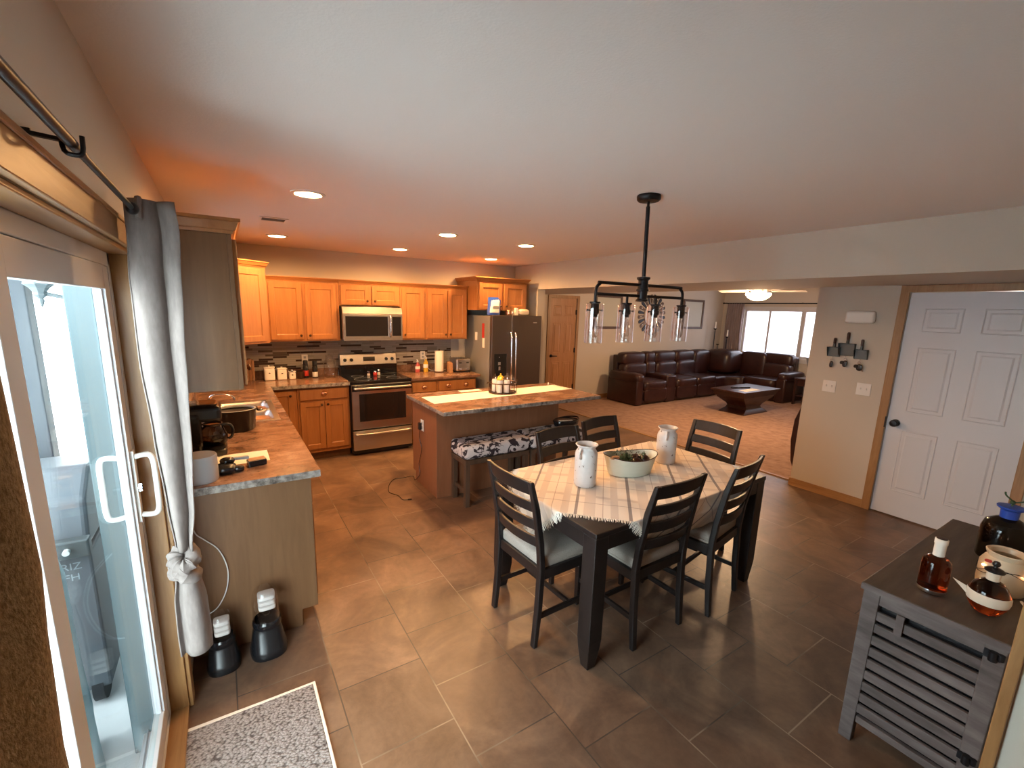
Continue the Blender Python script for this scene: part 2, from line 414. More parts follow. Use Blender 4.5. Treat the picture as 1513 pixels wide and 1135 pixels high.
struct('baseboard_pantry', 'oak_trim_x', lambda b: (b.box(XR-.012,XR+.142,-.627,-.615,0,.083), b.box(XR+.13,XR+.142,-.615,.85,0,.083), b.box(XR+.142,5.45,.838,.85,0,.083)), bevel=.003)
struct('trim_3', 'oak_trim', lambda b: (b.box(XW-.016,XW,-4.455,-4.39,0,2.03), b.box(XW-.016,XW,-5.365,-5.30,0,2.03), b.box(XW-.016,XW,-5.365,-4.39,2.03,2.088)), bevel=.004)
struct('trim_4', 'oak_trim', lambda b: (b.box(5.455,5.515,.834,.85,0,2.035), b.box(6.165,6.225,.834,.85,0,2.035), b.box(5.455,6.225,.834,.85,2.035,2.089)), bevel=.004)
# patio door casing and jamb
struct('trim_5', 'oak_trim', lambda b: (b.box(0,.016,DY1,DY1+.075,0,DH), b.box(-.075,0,DY1-.014,DY1,0,DH), b.box(0,.016,DY0-.075,DY0,0,DH)), bevel=.003)
struct('trim_6', 'oak_trim_y', lambda b: (b.box(0,.018,DY0-.075,DY1+.075,DH,DH+.08), b.box(-.075,0,DY0,DY1-.014,DH-.014,DH), b.box(0.018,.024,DY0-.075,DY1+.075,DH+.065,DH+.08)), bevel=.003)
struct('trim_7', 'oak_trim_y', lambda b: b.box(-.075,.0,DY0,DY1-.014,0,.022), bevel=.002)

def sixpanel(b, w, h, t=.035):     # local: x 0..w, outward +y, z 0..h
    b.box(0,w,-t,0,0,h)
    sx = w*.135; pw = (w-sx*3)/2
    for r0, r1 in ((.115,.40),(.485,.77),(.835,.935)):
        for k in (0,1):
            x0 = sx+k*(pw+sx); z0, z1 = r0*h, r1*h; a = .012; c = .032
            rg = lambda d, y: [(x0+d,y,z0+d),(x0+pw-d,y,z0+d),(x0+pw-d,y,z1-d),(x0+d,y,z1-d)]
            b.loft([rg(0,0),rg(a*.5,.005),rg(a,.001),rg(c,.0015),rg(c+.012,.006)], caps=True)
# white door in the right wall: local +y -> world -X, local x -> world -Y
mx = Matrix(((0,-1,0,XW+.012),(-1,0,0,-4.458),(0,0,1,.012),(0,0,0,1)))
b = MB(mx); sixpanel(b, .84, 2.012); d1 = b.build('door_1', 'white_paint', None, bevel=.0015, kind='structure')
b = MB(mx); b.loft([[(.065+r*cos(2*pi*j/28), y, .86+r*sin(2*pi*j/28)) for j in range(28)] for r, y in [(.033,0),(.033,.010),(.014,.014),(.013,.030),(.022,.034),(.031,.044),(.032,.054),(.024,.066),(.001,.070)]])
b.build('door_knob', 'black_metal', d1, smooth=True)
part('strike_plate', 'black_metal', d1, lambda b: b.box(XW-.018,XW-.004,-4.457,-4.449,.82,.92))
# oak pantry door: outward = world -Y
mx = Matrix(((1,0,0,5.517),(0,-1,0,.855),(0,0,1,.01),(0,0,0,1)))
b = MB(mx); sixpanel(b, .646, 2.02); d2 = b.build('door_2', 'door_oak', None, bevel=.0015, kind='structure')
b = MB(mx); b.cyl((.06,0,.93),.028,.012,24,'y'); b.tube([(.06,.012,.93),(.06,.045,.93),(.075,.052,.93),(.17,.052,.925)],.009,10)
b.build('door_handle', 'black_metal', d2, smooth=True)
for z in (.25,.98,1.72):
    b = MB(mx); b.box(.628,.66,.0,.012,z,z+.09); b.cyl((.646,.012,z-.004),.008,.098,12); b.build('door_hinge', 'black_metal', d2)

# patio door (structure): frame, two panels, screen track, handle
def patio():
    fr = MB(); x0, x1 = -.15,-.065
    fr.box(x0,x1,DY1-.05,DY1-.014,.022,DH-.014); fr.box(x0,x1,DY0,DY0+.04,.022,DH-.014)
    fr.box(x0,x1,DY0,DY1-.014,.0,.03); fr.box(x0,x1,DY0,DY1-.014,DH-.06,DH-.014)
    for x in (-.135,-.108,-.08): fr.box(x-.003,x+.003,DY0+.04,DY1-.05,.03,.045)
    d = fr.build('door_3', 'vinyl', None, bevel=.003, kind='structure')
    def sash(name, xa, xb, ya, yb, w=.07):
        b = MB(); za, zb = .045, DH-.062
        b.box(xa,xb,ya,ya+w,za,zb); b.box(xa,xb,yb-w,yb,za,zb); b.box(xa,xb,ya+w,yb-w,za,za+.09); b.box(xa,xb,ya+w,yb-w,zb-w,zb)
        for q in (.012,): # glazing bead
            b.box(xa+.008,xb-.008,ya+w,ya+w+q,za+.09,zb-w); b.box(xa+.008,xb-.008,yb-w-q,yb-w,za+.09,zb-w)
        o = b.build(name, 'vinyl', d, bevel=.003)
        xm = (xa+xb)/2
        part('glass_pane', 'pane', o, lambda b: b.box(xm-.003,xm+.003,ya+w+.001,yb-w-.001,za+.091,zb-w-.001))
        return o
    s = sash('door_panel', -.103,-.068, -4.845, -3.842, .078)
    sash('door_panel', -.143,-.108, -5.64, -4.76)
    # handle: white D pull on an escutcheon
    hb = MB(); y = -3.885; hb.box(-.068,-.058,y-.016,y+.016,.96,1.24)
    hb.tube([(-.058,y,1.215),(-.02,y,1.22),(-.005,y-.004,1.20),(-.002,y-.006,1.15),(-.002,y-.006,1.05),(-.005,y-.004,1.0),(-.02,y,.98),(-.058,y,.985)],.010,12,smooth=4)
    hb.build('door_handle', 'white_plastic', s, smooth=True)
    hb = MB(); hb.tube([(-.103,y,1.215),(-.14,y,1.22),(-.158,y,1.2),(-.160,y,1.1),(-.158,y,1.0),(-.14,y,.98),(-.103,y,.985)],.010,12,smooth=4)
    hb.build('outer_handle', 'white_plastic', s, smooth=True)
    part('latch', 'chrome', s, lambda b: (b.box(-.058,-.046,y-.008,y+.008,1.08,1.11), b.cyl((-.058,y,1.095),.012,.012,16,'x')))
patio()
# windows
def window(name, xin, xout, ys, z0, z1, trim, mat='vinyl', w=.045):
    b = MB(); ys = sorted(ys); lo, hi = ys[0], ys[-1]; xa, xb = sorted((xin, xout))
    b.box(xa,xb,lo,hi,z0,z0+w); b.box(xa,xb,lo,hi,z1-w,z1)
    for i, y in enumerate(ys):
        a = y if i == 0 else (y-w if i == len(ys)-1 else y-w/2); b.box(xa,xb,a,a+w,z0+w,z1-w)
    o = b.build(name, mat, None, bevel=.003, kind='structure')
    for p, q in zip(ys[:-1], ys[1:]):
        part('glass_pane', 'window_pane', o, lambda b: b.box((xa+xb)/2-.003,(xa+xb)/2+.003,p+w*.6,q-w*.6,z0+w,z1-w))
    return o
window('window_1', 11.03, 11.09, [.29,-.30,-1.02], WZ0, WZ1, None)
window('window_2', 11.03, 11.09, [-1.02,-1.72,-2.42], WZ0, WZ1, None)
struct('trim_8', 'vinyl', lambda b: (b.box(10.97,11.03,-2.5,.36,WZ0-.03,WZ0), b.box(10.985,11,-2.48,.35,WZ0-.10,WZ0-.03), b.box(10.985,11,-2.48,.35,WZ1,WZ1+.06), b.box(10.985,11,.29,.35,WZ0,WZ1), b.box(10.985,11,-2.48,-2.42,WZ0,WZ1)), bevel=.003)
window('window_3', -.11, -.05, [-2.25,-1.75,-1.25], 1.08, 2.02, None)
struct('trim_9', 'oak_trim_y', lambda b: (b.box(-.05,.02,-2.31,-1.19,1.05,1.08), b.box(0,.015,-2.31,-1.19,2.02,2.08), b.box(0,.015,-2.31,-2.25,1.08,2.02), b.box(0,.015,-1.25,-1.19,1.08,2.02)), bevel=.003)
struct('wall_backsplash', 'mosaic', lambda b: (b.box(.0,3.06,-.008,0,.914,1.42), b.box(.0,.008,-2.9,-2.31,.914,1.372), b.box(0,.008,-2.31,-1.19,.914,1.05), b.box(0,.008,-1.19,-.008,.914,1.372)))

# ------------------------------------------------------------------ kitchen cabinets
def shaker(b, w, h, t=.019, s=.055, rec=.008):   # local: x 0..w, outward +y from 0, z 0..h
    b.box(0,s,0,t,0,h); b.box(w-s,w,0,t,0,h); b.box(s,w-s,0,t,0,s); b.box(s,w-s,0,t,h-s,h)
    r = lambda d, y: [(s+d,y,s+d),(w-s-d,y,s+d),(w-s-d,y,h-s-d),(s+d,y,h-s-d)]
    b.loft([r(-.001,.001), r(-.001,t-.002), r(.007,t-rec)], caps=True)
def slab(b, w, h, t=.019):
    r = lambda d, y: [(d,y,d),(w-d,y,d),(w-d,y,h-d),(d,y,h-d)]
    b.loft([r(0,0), r(0,t-.005), r(.006,t)])
def knob(b, x, z, t=.019):
    n = 14
    for prof in ([(.006,0),(.0055,.012),(.013,.018),(.0145,.024),(.010,.030),(.001,.031)],):
        b.loft([[(x+r*cos(2*pi*i/n), t+y, z+r*sin(2*pi*i/n)) for i in range(n)] for r, y in prof])
def cup(b, x, z, t=.019):          # round cup pull
    n = 20
    b.loft([[(x+r*cos(2*pi*i/n)*1.0, t+y, z+r*sin(2*pi*i/n)*.8) for i in range(n)] for r, y in [(.036,0),(.036,.004),(.030,.014),(.018,.021),(.001,.024)]])
def frameN(x, y, z=0): return Matrix(((1,0,0,x),(0,-1,0,y),(0,0,1,z),(0,0,0,1)))          # faces -Y
def frameE(x, y, z=0): return Matrix(((0,1,0,x),(1,0,0,y),(0,0,1,z),(0,0,0,1)))           # faces +X, local x -> +Y
def door(par, fm, x, z, w, h, kn=None, kind='door', pull='knob', mat='maple'):
    b = MB(fm @ Matrix.Translation((x,0,z)))
    (shaker if kind == 'door' else slab)(b, w, h)
    o = b.build(kind, mat, par, bevel=.0015)
    if kn:
        b = MB(fm @ Matrix.Translation((x,0,z)))
        if pull == 'knob': knob(b, *kn); b.build('knob', 'bronze', o, smooth=True)
        else: cup(b, *kn); b.build('handle', 'copper', o, smooth=True)
    return o
def crown(b, poly, z, h=.055, proj=.04):   # poly: list of (x,y, nx,ny) corner points with mitre directions
    r = lambda d, zz: [(p[0]+p[2]*d, p[1]+p[3]*d, zz) for p in poly]
    b.loft([r(0,z), r(.006,z), r(.010,z+.012), r(.018,z+.016), r(proj*.8,z+h*.75), r(proj,z+h*.8), r(proj,z+h)])
def upper(label, x0, x1, z0, z1, doors, yf=-.325, cz=None, crx=(0,0), group='wall cabinets over the kitchen counter'):
    t = thing('wall_cabinet', ((x0+x1)/2,yf/2,z0), label, 'cabinet', group)
    part('cabinet_body', 'maple', t, lambda b: b.box(x0,x1,yf,-.001,z0,z1), bevel=.002)
    if cz: part('crown_molding', 'maple_x', t, lambda b: crown(b, [(x0,-.001,-crx[0],0),(x0,yf,-crx[0],-1),(x1,yf,crx[1],-1),(x1,-.001,crx[1],0)], z1, cz), smooth=False)
    fm = frameN(0, yf)
    for x, w, kx, zz, hh in doors: door(t, fm, x, zz, w, hh, (kx, .045))
    return t
UB, UT = 1.372, 2.045
upper('honey maple wall cabinet with two wide doors, between the tall corner cabinet and the microwave', .69,1.455,UB,UT,[(.715,.335,.305,UB+.022,UT-UB-.045),(1.085,.335,.03,UB+.022,UT-UB-.045)],cz=.048)
upper('short two-door maple cabinet directly above the microwave', 1.458,2.200,1.79,UT,[(1.478,.335,.305,1.805,UT-1.79-.03),(1.845,.335,.03,1.805,UT-1.79-.03)],cz=.048)
upper('narrow single-door maple wall cabinet just right of the microwave', 2.203,2.550,UB,UT,[(2.222,.300,.03,UB+.022,UT-UB-.045)],cz=.048)
upper('maple wall cabinet with two narrow doors above the toaster, beside the refrigerator', 2.553,3.158,UB,UT,[(2.573,.278,.25,UB+.022,UT-UB-.045),(2.862,.278,.03,UB+.022,UT-UB-.045)],cz=.048,crx=(0,0))
upper('deep maple cabinet with two doors above the refrigerator', 3.165,3.965,1.775,2.155,[(3.19,.355,.325,1.79,.345),(3.58,.355,.03,1.79,.345)],yf=-.60,cz=.058,crx=(1,1))
# diagonal corner cabinet
def corner_cab():
    z0, z1 = UB, 2.155
    t = thing('wall_cabinet', (.3,-.3,z0), 'taller single-door maple cabinet set diagonally across the kitchen corner', 'cabinet', 'wall cabinets over the kitchen counter')
    P = [(0.001,-.001),(.001,-.80),(.32,-.80),(.687,-.50),(.687,-.001)]
    part('cabinet_body', 'maple', t, lambda b: b.prism(P, 'z', z0, z1), bevel=.002)
    dx, dy = .687-.32, .30; L = math.hypot(dx, dy); ux, uy = dx/L, dy/L; nx, ny = uy, -ux
    part('crown_molding', 'maple_x', t, lambda b: crown(b, [(.001,-.001,0,0),(.001,-.80,0,-1),(.32,-.80,.45,-1),(.687,-.50,1,-.75),(.687,-.001,1,0)], z1, .06))
    fm = Matrix(((ux,nx,0,.32),(uy,ny,0,-.80),(0,0,1,z0),(0,0,0,1)))
    door(t, fm, .05, .025, L-.10, z1-z0-.05, (.035,.045))
corner_cab()
# end wall cabinet on the left wall, near the patio door
def end_cab():
    z0, z1 = UB, 2.10; y1 = -2.72
    t = thing('wall_cabinet', (.16,YE,z0), 'tall wall cabinet seen end-on behind the tied curtain, maple side panel darkened for shade', 'cabinet', 'wall cabinets over the kitchen counter')
    part('cabinet_body', 'maple_shaded', t, lambda b: b.box(.001,.308,YE,y1,z0,z1), bevel=.002)
    part('face_frame', 'maple_shaded', t, lambda b: (b.box(.308,.327,YE,YE+.04,z0,z1), b.box(.308,.327,y1-.04,y1,z0,z1), b.box(.308,.327,YE+.04,y1-.04,z0,z0+.04), b.box(.308,.327,YE+.04,y1-.04,z1-.04,z1)), bevel=.002)
    part('crown_molding', 'maple', t, lambda b: crown(b, [(.001,YE,0,-1),(.327,YE,1,-1),(.327,y1,1,1),(.001,y1,0,1)], z1, .065))
    fm = frameE(.327, YE)
    for x, kx in ((.022,.315),(.377,.03)): door(t, fm, x, z0+.02, .345, z1-z0-.04, (kx,.045))
end_cab()

# base cabinets
TK = .10
def base(label, body, doors, fm, toe, name='base_cabinet', mat='maple', group='base cabinets under the counter', tmat='maple_shaded'):
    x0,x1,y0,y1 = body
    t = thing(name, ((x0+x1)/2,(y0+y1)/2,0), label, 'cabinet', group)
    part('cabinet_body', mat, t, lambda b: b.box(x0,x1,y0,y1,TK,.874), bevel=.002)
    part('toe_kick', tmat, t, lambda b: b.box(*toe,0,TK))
    for k, x, z, w, h, kn in doors: door(t, fm, x, z, w, h, kn, k, 'cup' if k == 'drawer' else 'knob')
    return t
fN = frameN(0,-.590)
base('maple base cabinet with a cup-pulled drawer over two doors, left of the range', (.905,1.47,-.59,-.003), [('drawer',.93,.725,.515,.125,(.2575,.07)),('door',.93,.145,.254,.56,(.225,.525)),('door',1.191,.145,.254,.56,(.03,.525))], fN, (.905,1.47,-.52,-.003))
base('maple corner base cabinet, one door half hidden behind the sink counter', (.612,.902,-.59,-.003), [('door',.655,.145,.215,.70,(.18,.65))], fN, (.612,.902,-.52,-.003))
base('narrow maple base cabinet just right of the range, one cup-pulled drawer', (2.225,2.585,-.59,-.003), [('drawer',2.245,.715,.325,.135,(.1625,.0675)),('door',2.245,.145,.325,.555,(.03,.52))], fN, (2.225,2.585,-.52,-.003))
t = base('maple base cabinet below the toaster, wide drawer with two cup pulls', (2.588,3.165,-.59,-.003), [('drawer',2.61,.715,.535,.135,(.135,.0675)),('door',2.61,.145,.265,.555,(.235,.52)),('door',2.88,.145,.265,.555,(.03,.52))], fN, (2.588,3.165,-.52,-.003))
dr = [o for o in bpy.data.objects if o.parent == t and o.name.startswith('drawer')][0]
b = MB(fN @ Matrix.Translation((2.61,0,.715))); cup(b, .40, .0675); b.build('handle', 'copper', dr, smooth=True)
fE = frameE(.590, 0)
t = base('long plain end of the base cabinets beside the two black dispensers', (.003,.59,YE,-2.66), [('drawer',-3.435,.715,.36,.135,(.18,.0675)),('drawer',-3.06,.715,.36,.135,(.18,.0675)),('door',-3.435,.145,.36,.555,(.33,.52)),('door',-3.06,.145,.36,.555,(.03,.52))], fE, (.003,.52,YE,-2.66))
t['label'] = 'base cabinet nearest the patio door, plain brown end panel facing the black dispensers'
part('side_panel', 'maple_shaded', t, lambda b: b.prism([(.003,0),(.515,0),(.515,.10),(.600,.10),(.600,.874),(.003,.874)], 'y', YE-.014, YE-.0005), bevel=.001)
base('stainless-sink base cabinet in the left run, behind the coffee maker end', (.003,.59,-2.655,-1.2), [('drawer',-2.63,.715,.46,.135,(.23,.0675)),('door',-2.63,.145,.46,.555,(.43,.52)),('door',-2.13,.145,.43,.70,(.40,.52)),('door',-1.68,.145,.43,.70,(.03,.52))], fE, (.003,.52,-2.655,-1.2))
for o in bpy.data.objects:
    if o.get('label') == 'stainless-sink base cabinet in the left run, behind the coffee maker end': o['label'] = 'maple base cabinet under the stainless double sink, fronts facing the island'

# worktops
CT = .914
def slabtop(b, rects, z0=.876, z1=CT):
    for r in rects: b.box(*r, z0, z1)
SX0,SX1,SY0,SY1 = .095,.575,-2.20,-1.385
w = MB()
# L shaped, with a hole for the sink; one welded outline ring
slabtop(w, [(.003,.648,YE-.035,SY0),(.003,SX0,SY0,SY1),(SX1,.648,SY0,SY1),(.003,.648,SY1,-.003),(.648,1.472,-.640,-.003)])
ct = w.build('countertop', ['granite','granite_edge'], None)
for f in ct.data.polygons:
    if abs(f.normal.z) < .5: f.material_index = 1
tag(ct, 'L-shaped brown stone-look countertop running from the patio door past the sink to the range', 'countertop')
part('backsplash_lip', 'granite', ct, lambda b: (b.box(.003,.022,YE,-.003,CT,CT+.095), b.box(.022,1.472,-.022,-.003,CT,CT+.095)))
w = MB(); slabtop(w, [(2.222,3.215,-.640,-.003)])
c2 = w.build('countertop', ['granite','granite_edge'], None, bevel=.006)
tag(c2, 'short brown stone-look countertop between the range and the refrigerator, holding the toaster', 'countertop')
part('backsplash_lip', 'granite', c2, lambda b: b.box(2.222,3.215,-.022,-.003,CT,CT+.095))

# sink
def sink():
    t = thing('kitchen_sink', ((SX0+SX1)/2,(SY0+SY1)/2,CT), 'stainless double-bowl kitchen sink set in the left counter', 'sink')
    def rim(b):
        z0, z1 = CT, CT+.004; a = SX0-.012; c = SX1+.012; ym = (SY0+SY1)/2
        b.box(a,c,SY0-.012,SY0+.03,z0,z1); b.box(a,c,SY1-.03,SY1+.012,z0,z1)
        b.box(a,SX0+.07,SY0+.03,SY1-.03,z0,z1); b.box(SX1-.03,c,SY0+.03,SY1-.03,z0,z1); b.box(SX0+.07,SX1-.03,ym-.018,ym+.018,z0,z1)
    part('rim', 'steel', t, rim, bevel=.0015)
    ym = (SY0+SY1)/2
    for y0, y1 in ((SY0+.03,ym-.018),(ym+.018,SY1-.03)):
        def bowl(b):
            def rr(x0,x1,ya,yb,z,r):
                pts = []
                for cx, cy, a0 in ((x1-r,yb-r,0),(x0+r,yb-r,90),(x0+r,ya+r,180),(x1-r,ya+r,270)):
                    for k in range(6): a = R(a0+k*18); pts.append((cx+r*cos(a), cy+r*sin(a), z))
                return pts
            x0, x1 = SX0+.07, SX1-.03
            b.loft([rr(x0,x1,y0,y1,CT+.002,.035), rr(x0+.012,x1-.012,y0+.012,y1-.012,CT-.02,.05), rr(x0+.02,x1-.02,y0+.02,y1-.02,CT-.13,.06), rr(x0+.05,x1-.05,y0+.05,y1-.05,CT-.16,.05)], caps=False)
            b.add([(x0+.05,y0+.05,CT-.1601),(x1-.05,y0+.05,CT-.1601),(x1-.05,y1-.05,CT-.1601),(x0+.05,y1-.05,CT-.1601)], [(0,1,2,3)])
        part('bowl', 'steel', t, bowl, smooth=True)
    f = MB(); f.cyl((SX0+.03,ym,CT+.004),.025,.02,20); f.tube([(SX0+.03,ym,CT+.02),(SX0+.03,ym,CT+.10),(SX0+.05,ym,CT+.145),(SX0+.12,ym,CT+.15),(SX0+.19,ym,CT+.13),(SX0+.20,ym,CT+.10)],.010,12,smooth=4)
    f.tube([(SX0+.03,ym,CT+.02),(SX0+.03,ym+.03,CT+.06),(SX0+.02,ym+.10,CT+.08)],.006,10,smooth=3)
    f.build('faucet', 'chrome', t, smooth=True)
sink()

# ------------------------------------------------------------------ range, microwave, refrigerator
def kitchen_range():
    x0, x1 = 1.478, 2.217; xc = (x0+x1)/2
    t = thing('kitchen_range', (xc,-.34,0), 'freestanding stainless and black electric range between the base cabinets', 'range')
    part('range_body', 'black_plastic', t, lambda b: (b.box(x0,x1,-.635,-.03,.03,.90), b.box(x0+.03,x1-.03,-.60,-.05,0,.03)), bevel=.003)
    part('cooktop', 'black_gloss', t, lambda b: b.box(x0-.002,x1+.002,-.66,-.10,.90,.918), bevel=.004, seg=3)
    c = MB()
    for x, y, r in ((xc-.19,-.50,.10),(xc+.19,-.50,.085),(xc-.19,-.25,.075),(xc+.19,-.25,.10)): c.lathe([(r,.9181),(r,.9187),(r-.004,.9187),(r-.004,.9181)],(x,y,0),40,caps=False)
    c.build('burner_ring', 'grey_plastic', t)
    part('riser', 'black_gloss', t, lambda b: b.box(x0,x1,-.10,-.03,.90,1.045), bevel=.004)
    part('control_panel', 'steel', t, lambda b: b.prism([(-.118,1.040),(-.03,1.040),(-.03,1.185),(-.088,1.185)], 'x', x0+.004, x1-.004), bevel=.01, seg=3)
    def onpanel(x, z, r, h, b, n=20):
        ang = math.atan2(.03,.145)
        for k, (rr, hh) in enumerate(((r, 0), (r*.85, h))): pass
        rings = []
        yb = -.118+(z-1.04)*.03/.145
        for rr, hh in ((r,0),(r,h*.6),(r*.8,h)):
            rings.append([(x+rr*cos(2*pi*i/n), yb-hh+rr*sin(2*pi*i/n)*.2, z+rr*sin(2*pi*i/n)) for i in range(n)])
        b.loft(rings)
    for x in (x0+.065,x0+.145,x1-.145,x1-.065): part('control_knob', 'black_plastic', t, lambda b: onpanel(x,1.11,.021,.022,b), smooth=True)
    part('display', 'black_gloss', t, lambda b: b.box(xc-.075,xc+.075,-.108,-.095,1.082,1.145))
    # oven door
    def od(b):
        b.box(x0+.006,x1-.006,-.675,-.64,.335,.875)
    o = part('oven_door', 'steel', t, od, bevel=.005)
    part('oven_window', 'dark_glass', o, lambda b: b.box(x0+.085,x1-.085,-.678,-.6745,.43,.765), bevel=.001)
    part('door_top_band', 'black_gloss', o, lambda b: b.box(x0+.006,x1-.006,-.6765,-.674,.80,.872))
    part('oven_handle', 'steel', o, lambda b: (b.tube([(x0+.035,-.675,.835),(x0+.035,-.715,.838),(x0+.06,-.722,.838),(xc,-.726,.838),(x1-.06,-.722,.838),(x1-.035,-.715,.838),(x1-.035,-.675,.835)],.0125,12)), smooth=True)
    d = part('storage_drawer', 'steel', t, lambda b: b.box(x0+.006,x1-.006,-.672,-.64,.075,.315), bevel=.006, seg=3)
    part('drawer_handle', 'steel', d, lambda b: b.tube([(x0+.05,-.672,.275),(x0+.06,-.70,.277),(xc,-.708,.277),(x1-.06,-.70,.277),(x1-.05,-.672,.275)],.011,12,smooth=4), smooth=True)
kitchen_range()
def microwave():
    x0, x1 = 1.47, 2.192; yf = -.40; z0, z1 = 1.375, 1.782
    t = thing('microwave_oven', ((x0+x1)/2,-.2,z0), 'stainless over-the-range microwave with black window', 'microwave')
    part('housing', 'steel', t, lambda b: b.box(x0,x1,yf,-.01,z0+.012,z1-.004), bevel=.003)
    part('vent_hood_strip', 'steel', t, lambda b: b.prism([(yf-.03,z1-.085),(yf,z1-.085),(yf,z1-.004),(yf-.005,z1-.004)], 'x', x0, x1), bevel=.002)
    d = part('door', 'steel', t, lambda b: b.box(x0+.001,x1-.001,yf-.030,yf,z0,z1-.09), bevel=.004)
    part('window', 'dark_glass', d, lambda b: b.box(x0+.028,x0+.535,yf-.033,yf-.029,z0+.055,z1-.115), bevel=.001)
    part('keypad', 'dark_glass', t, lambda b: b.box(x0+.59,x1-.018,yf-.033,yf-.029,z0+.055,z1-.115), bevel=.001)
    part('handle', 'chrome', d, lambda b: b.tube([(x0+.562,yf-.030,z0+.05),(x0+.562,yf-.06,z0+.06),(x0+.562,yf-.068,z0+.17),(x0+.562,yf-.06,z1-.11),(x0+.562,yf-.030,z1-.10)],.0115,12,smooth=4), smooth=True)
microwave()
def fridge():
    x0, x1 = 3.285, 4.10; yf = -.74; zt = 1.715; xm = 3.60
    t = thing('refrigerator', ((x0+x1)/2,-.4,0), 'side-by-side dark stainless refrigerator with in-door dispenser', 'refrigerator')
    part('cabinet_body', 'fridge_side', t, lambda b: b.box(x0,x1,yf,-.03,.02,zt-.012), bevel=.004)
    part('base_grille', 'black_plastic', t, lambda b: b.box(x0+.01,x1-.01,yf-.02,yf,.0,.09))
    L = part('freezer_door', 'fridge_steel', t, lambda b: b.box(x0,xm-.003,yf-.065,yf-.006,.10,zt), bevel=.010, seg=3)
    Rr = part('fridge_door', 'fridge_steel', t, lambda b: b.box(xm+.003,x1,yf-.065,yf-.006,.10,zt), bevel=.010, seg=3)
    for p, x in ((L, xm-.035),(Rr, xm+.035)):
        part('handle', 'chrome', p, lambda b: b.tube([(x,yf-.065,1.47),(x,yf-.11,1.46),(x,yf-.125,1.2),(x,yf-.125,.9),(x,yf-.11,.62),(x,yf-.065,.60)],.012,12,smooth=4), smooth=True)
    d = part('water_dispenser', 'black_gloss', L, lambda b: b.box(x0+.045,xm-.075,yf-.068,yf-.060,.86,1.20), bevel=.002)
    part('dispenser_lever', 'chrome', d, lambda b: (b.box(x0+.10,x0+.14,yf-.074,yf-.068,1.05,1.09), b.box(x0+.105,x0+.135,yf-.080,yf-.068,.98,1.03), b.cyl((x0+.12,yf-.068,1.155),.006,-.003,12,'y')))
    part('badge', 'chrome', Rr, lambda b: b.box(x1-.15,x1-.09,yf-.067,yf-.064,zt-.10,zt-.088))
fridge()
n = MB(); n.box(3.281,3.2848,-.60,-.54,1.40,1.60); o = n.build('fridge_note', 'red', None); tag(o, 'red and white paper strip stuck to the side of the refrigerator', 'note')
part('white_flap', 'paper', o, lambda b: b.box(3.280,3.2845,-.61,-.555,1.27,1.40))
n = MB(); n.box(3.281,3.2848,-.40,-.34,1.36,1.47); o = n.build('fridge_magnet', 'paper', None); tag(o, 'small pale square magnet on the refrigerator side, left of the red strip', 'magnet')
# things on top of the refrigerator
FT = 1.716
def snack_bag():
    t = thing('snack_bag', (3.36,-.62,FT), 'upright blue and white snack bag leaning on top of the refrigerator', 'bag')
    def bag(b, x0, x1, z0, z1, y, th):
        rs = []
        for k in range(9):
            q = k/8; z = z0+(z1-z0)*q; h = th*math.sin(pi*min(1,.15+q*.8))**.6*(1-q*.55)
            ring = []
            for i in range(16):
                a = 2*pi*i/16; ring.append(((x0+x1)/2+(x1-x0)/2*cos(a)*(1+.02*sin(q*9))+q*.03, y+h*sin(a)+q*.03, z))
            rs.append(ring)
        b.loft(rs)
    b = MB(); bag(b, 3.30,3.50,FT,FT+.235,-.64,.035); b.build('bag_body', 'blue', t, smooth=True)
    b = MB(); bag(b, 3.325,3.485,FT+.03,FT+.215,-.645,.0365); b.build('bag_label', 'white_ceramic', t, smooth=True)
    b = MB(); b.sq((3.415,-.685,FT+.10),(.11,.006,.045),.6,10,20); b.build('label_print', 'grey_plastic', t)
snack_bag()
def cookie_jar():
    t = thing('glass_jar', (3.66,-.62,FT), 'lidded clear jar of orange snacks on the refrigerator, right of the blue bag', 'jar')
    part('jar_body', 'clear_glass', t, lambda b: b.lathe([(.045,.001),(.058,.01),(.062,.05),(.055,.085),(.035,.10),(.034,.11)],(3.66,-.62,FT),24), smooth=True)
    part('contents', 'copper', t, lambda b: b.lathe([(.001,.004),(.05,.006),(.056,.045),(.05,.07),(.001,.075)],(3.66,-.62,FT),20), smooth=True)
    part('lid', 'clear_glass', t, lambda b: b.lathe([(.04,.111),(.04,.118),(.02,.128),(.012,.135),(.022,.148),(.018,.16),(.001,.165)],(3.66,-.62,FT),20), smooth=True)
cookie_jar()
b = MB(); b.box(3.745,3.79,-.66,-.60,FT,FT+.10); o = b.build('small_box', 'paper', None, bevel=.003); tag(o, 'small white box standing on the refrigerator, right of the jar', 'box')
b = MB(); b.sq((3.90,-.60,FT+.045),(.20,.14,.088),.7,12,20); o = b.build('bread_bag', 'label_paper', None, smooth=True); tag(o, 'slumped tan bread bag at the right end of the refrigerator top', 'bag')

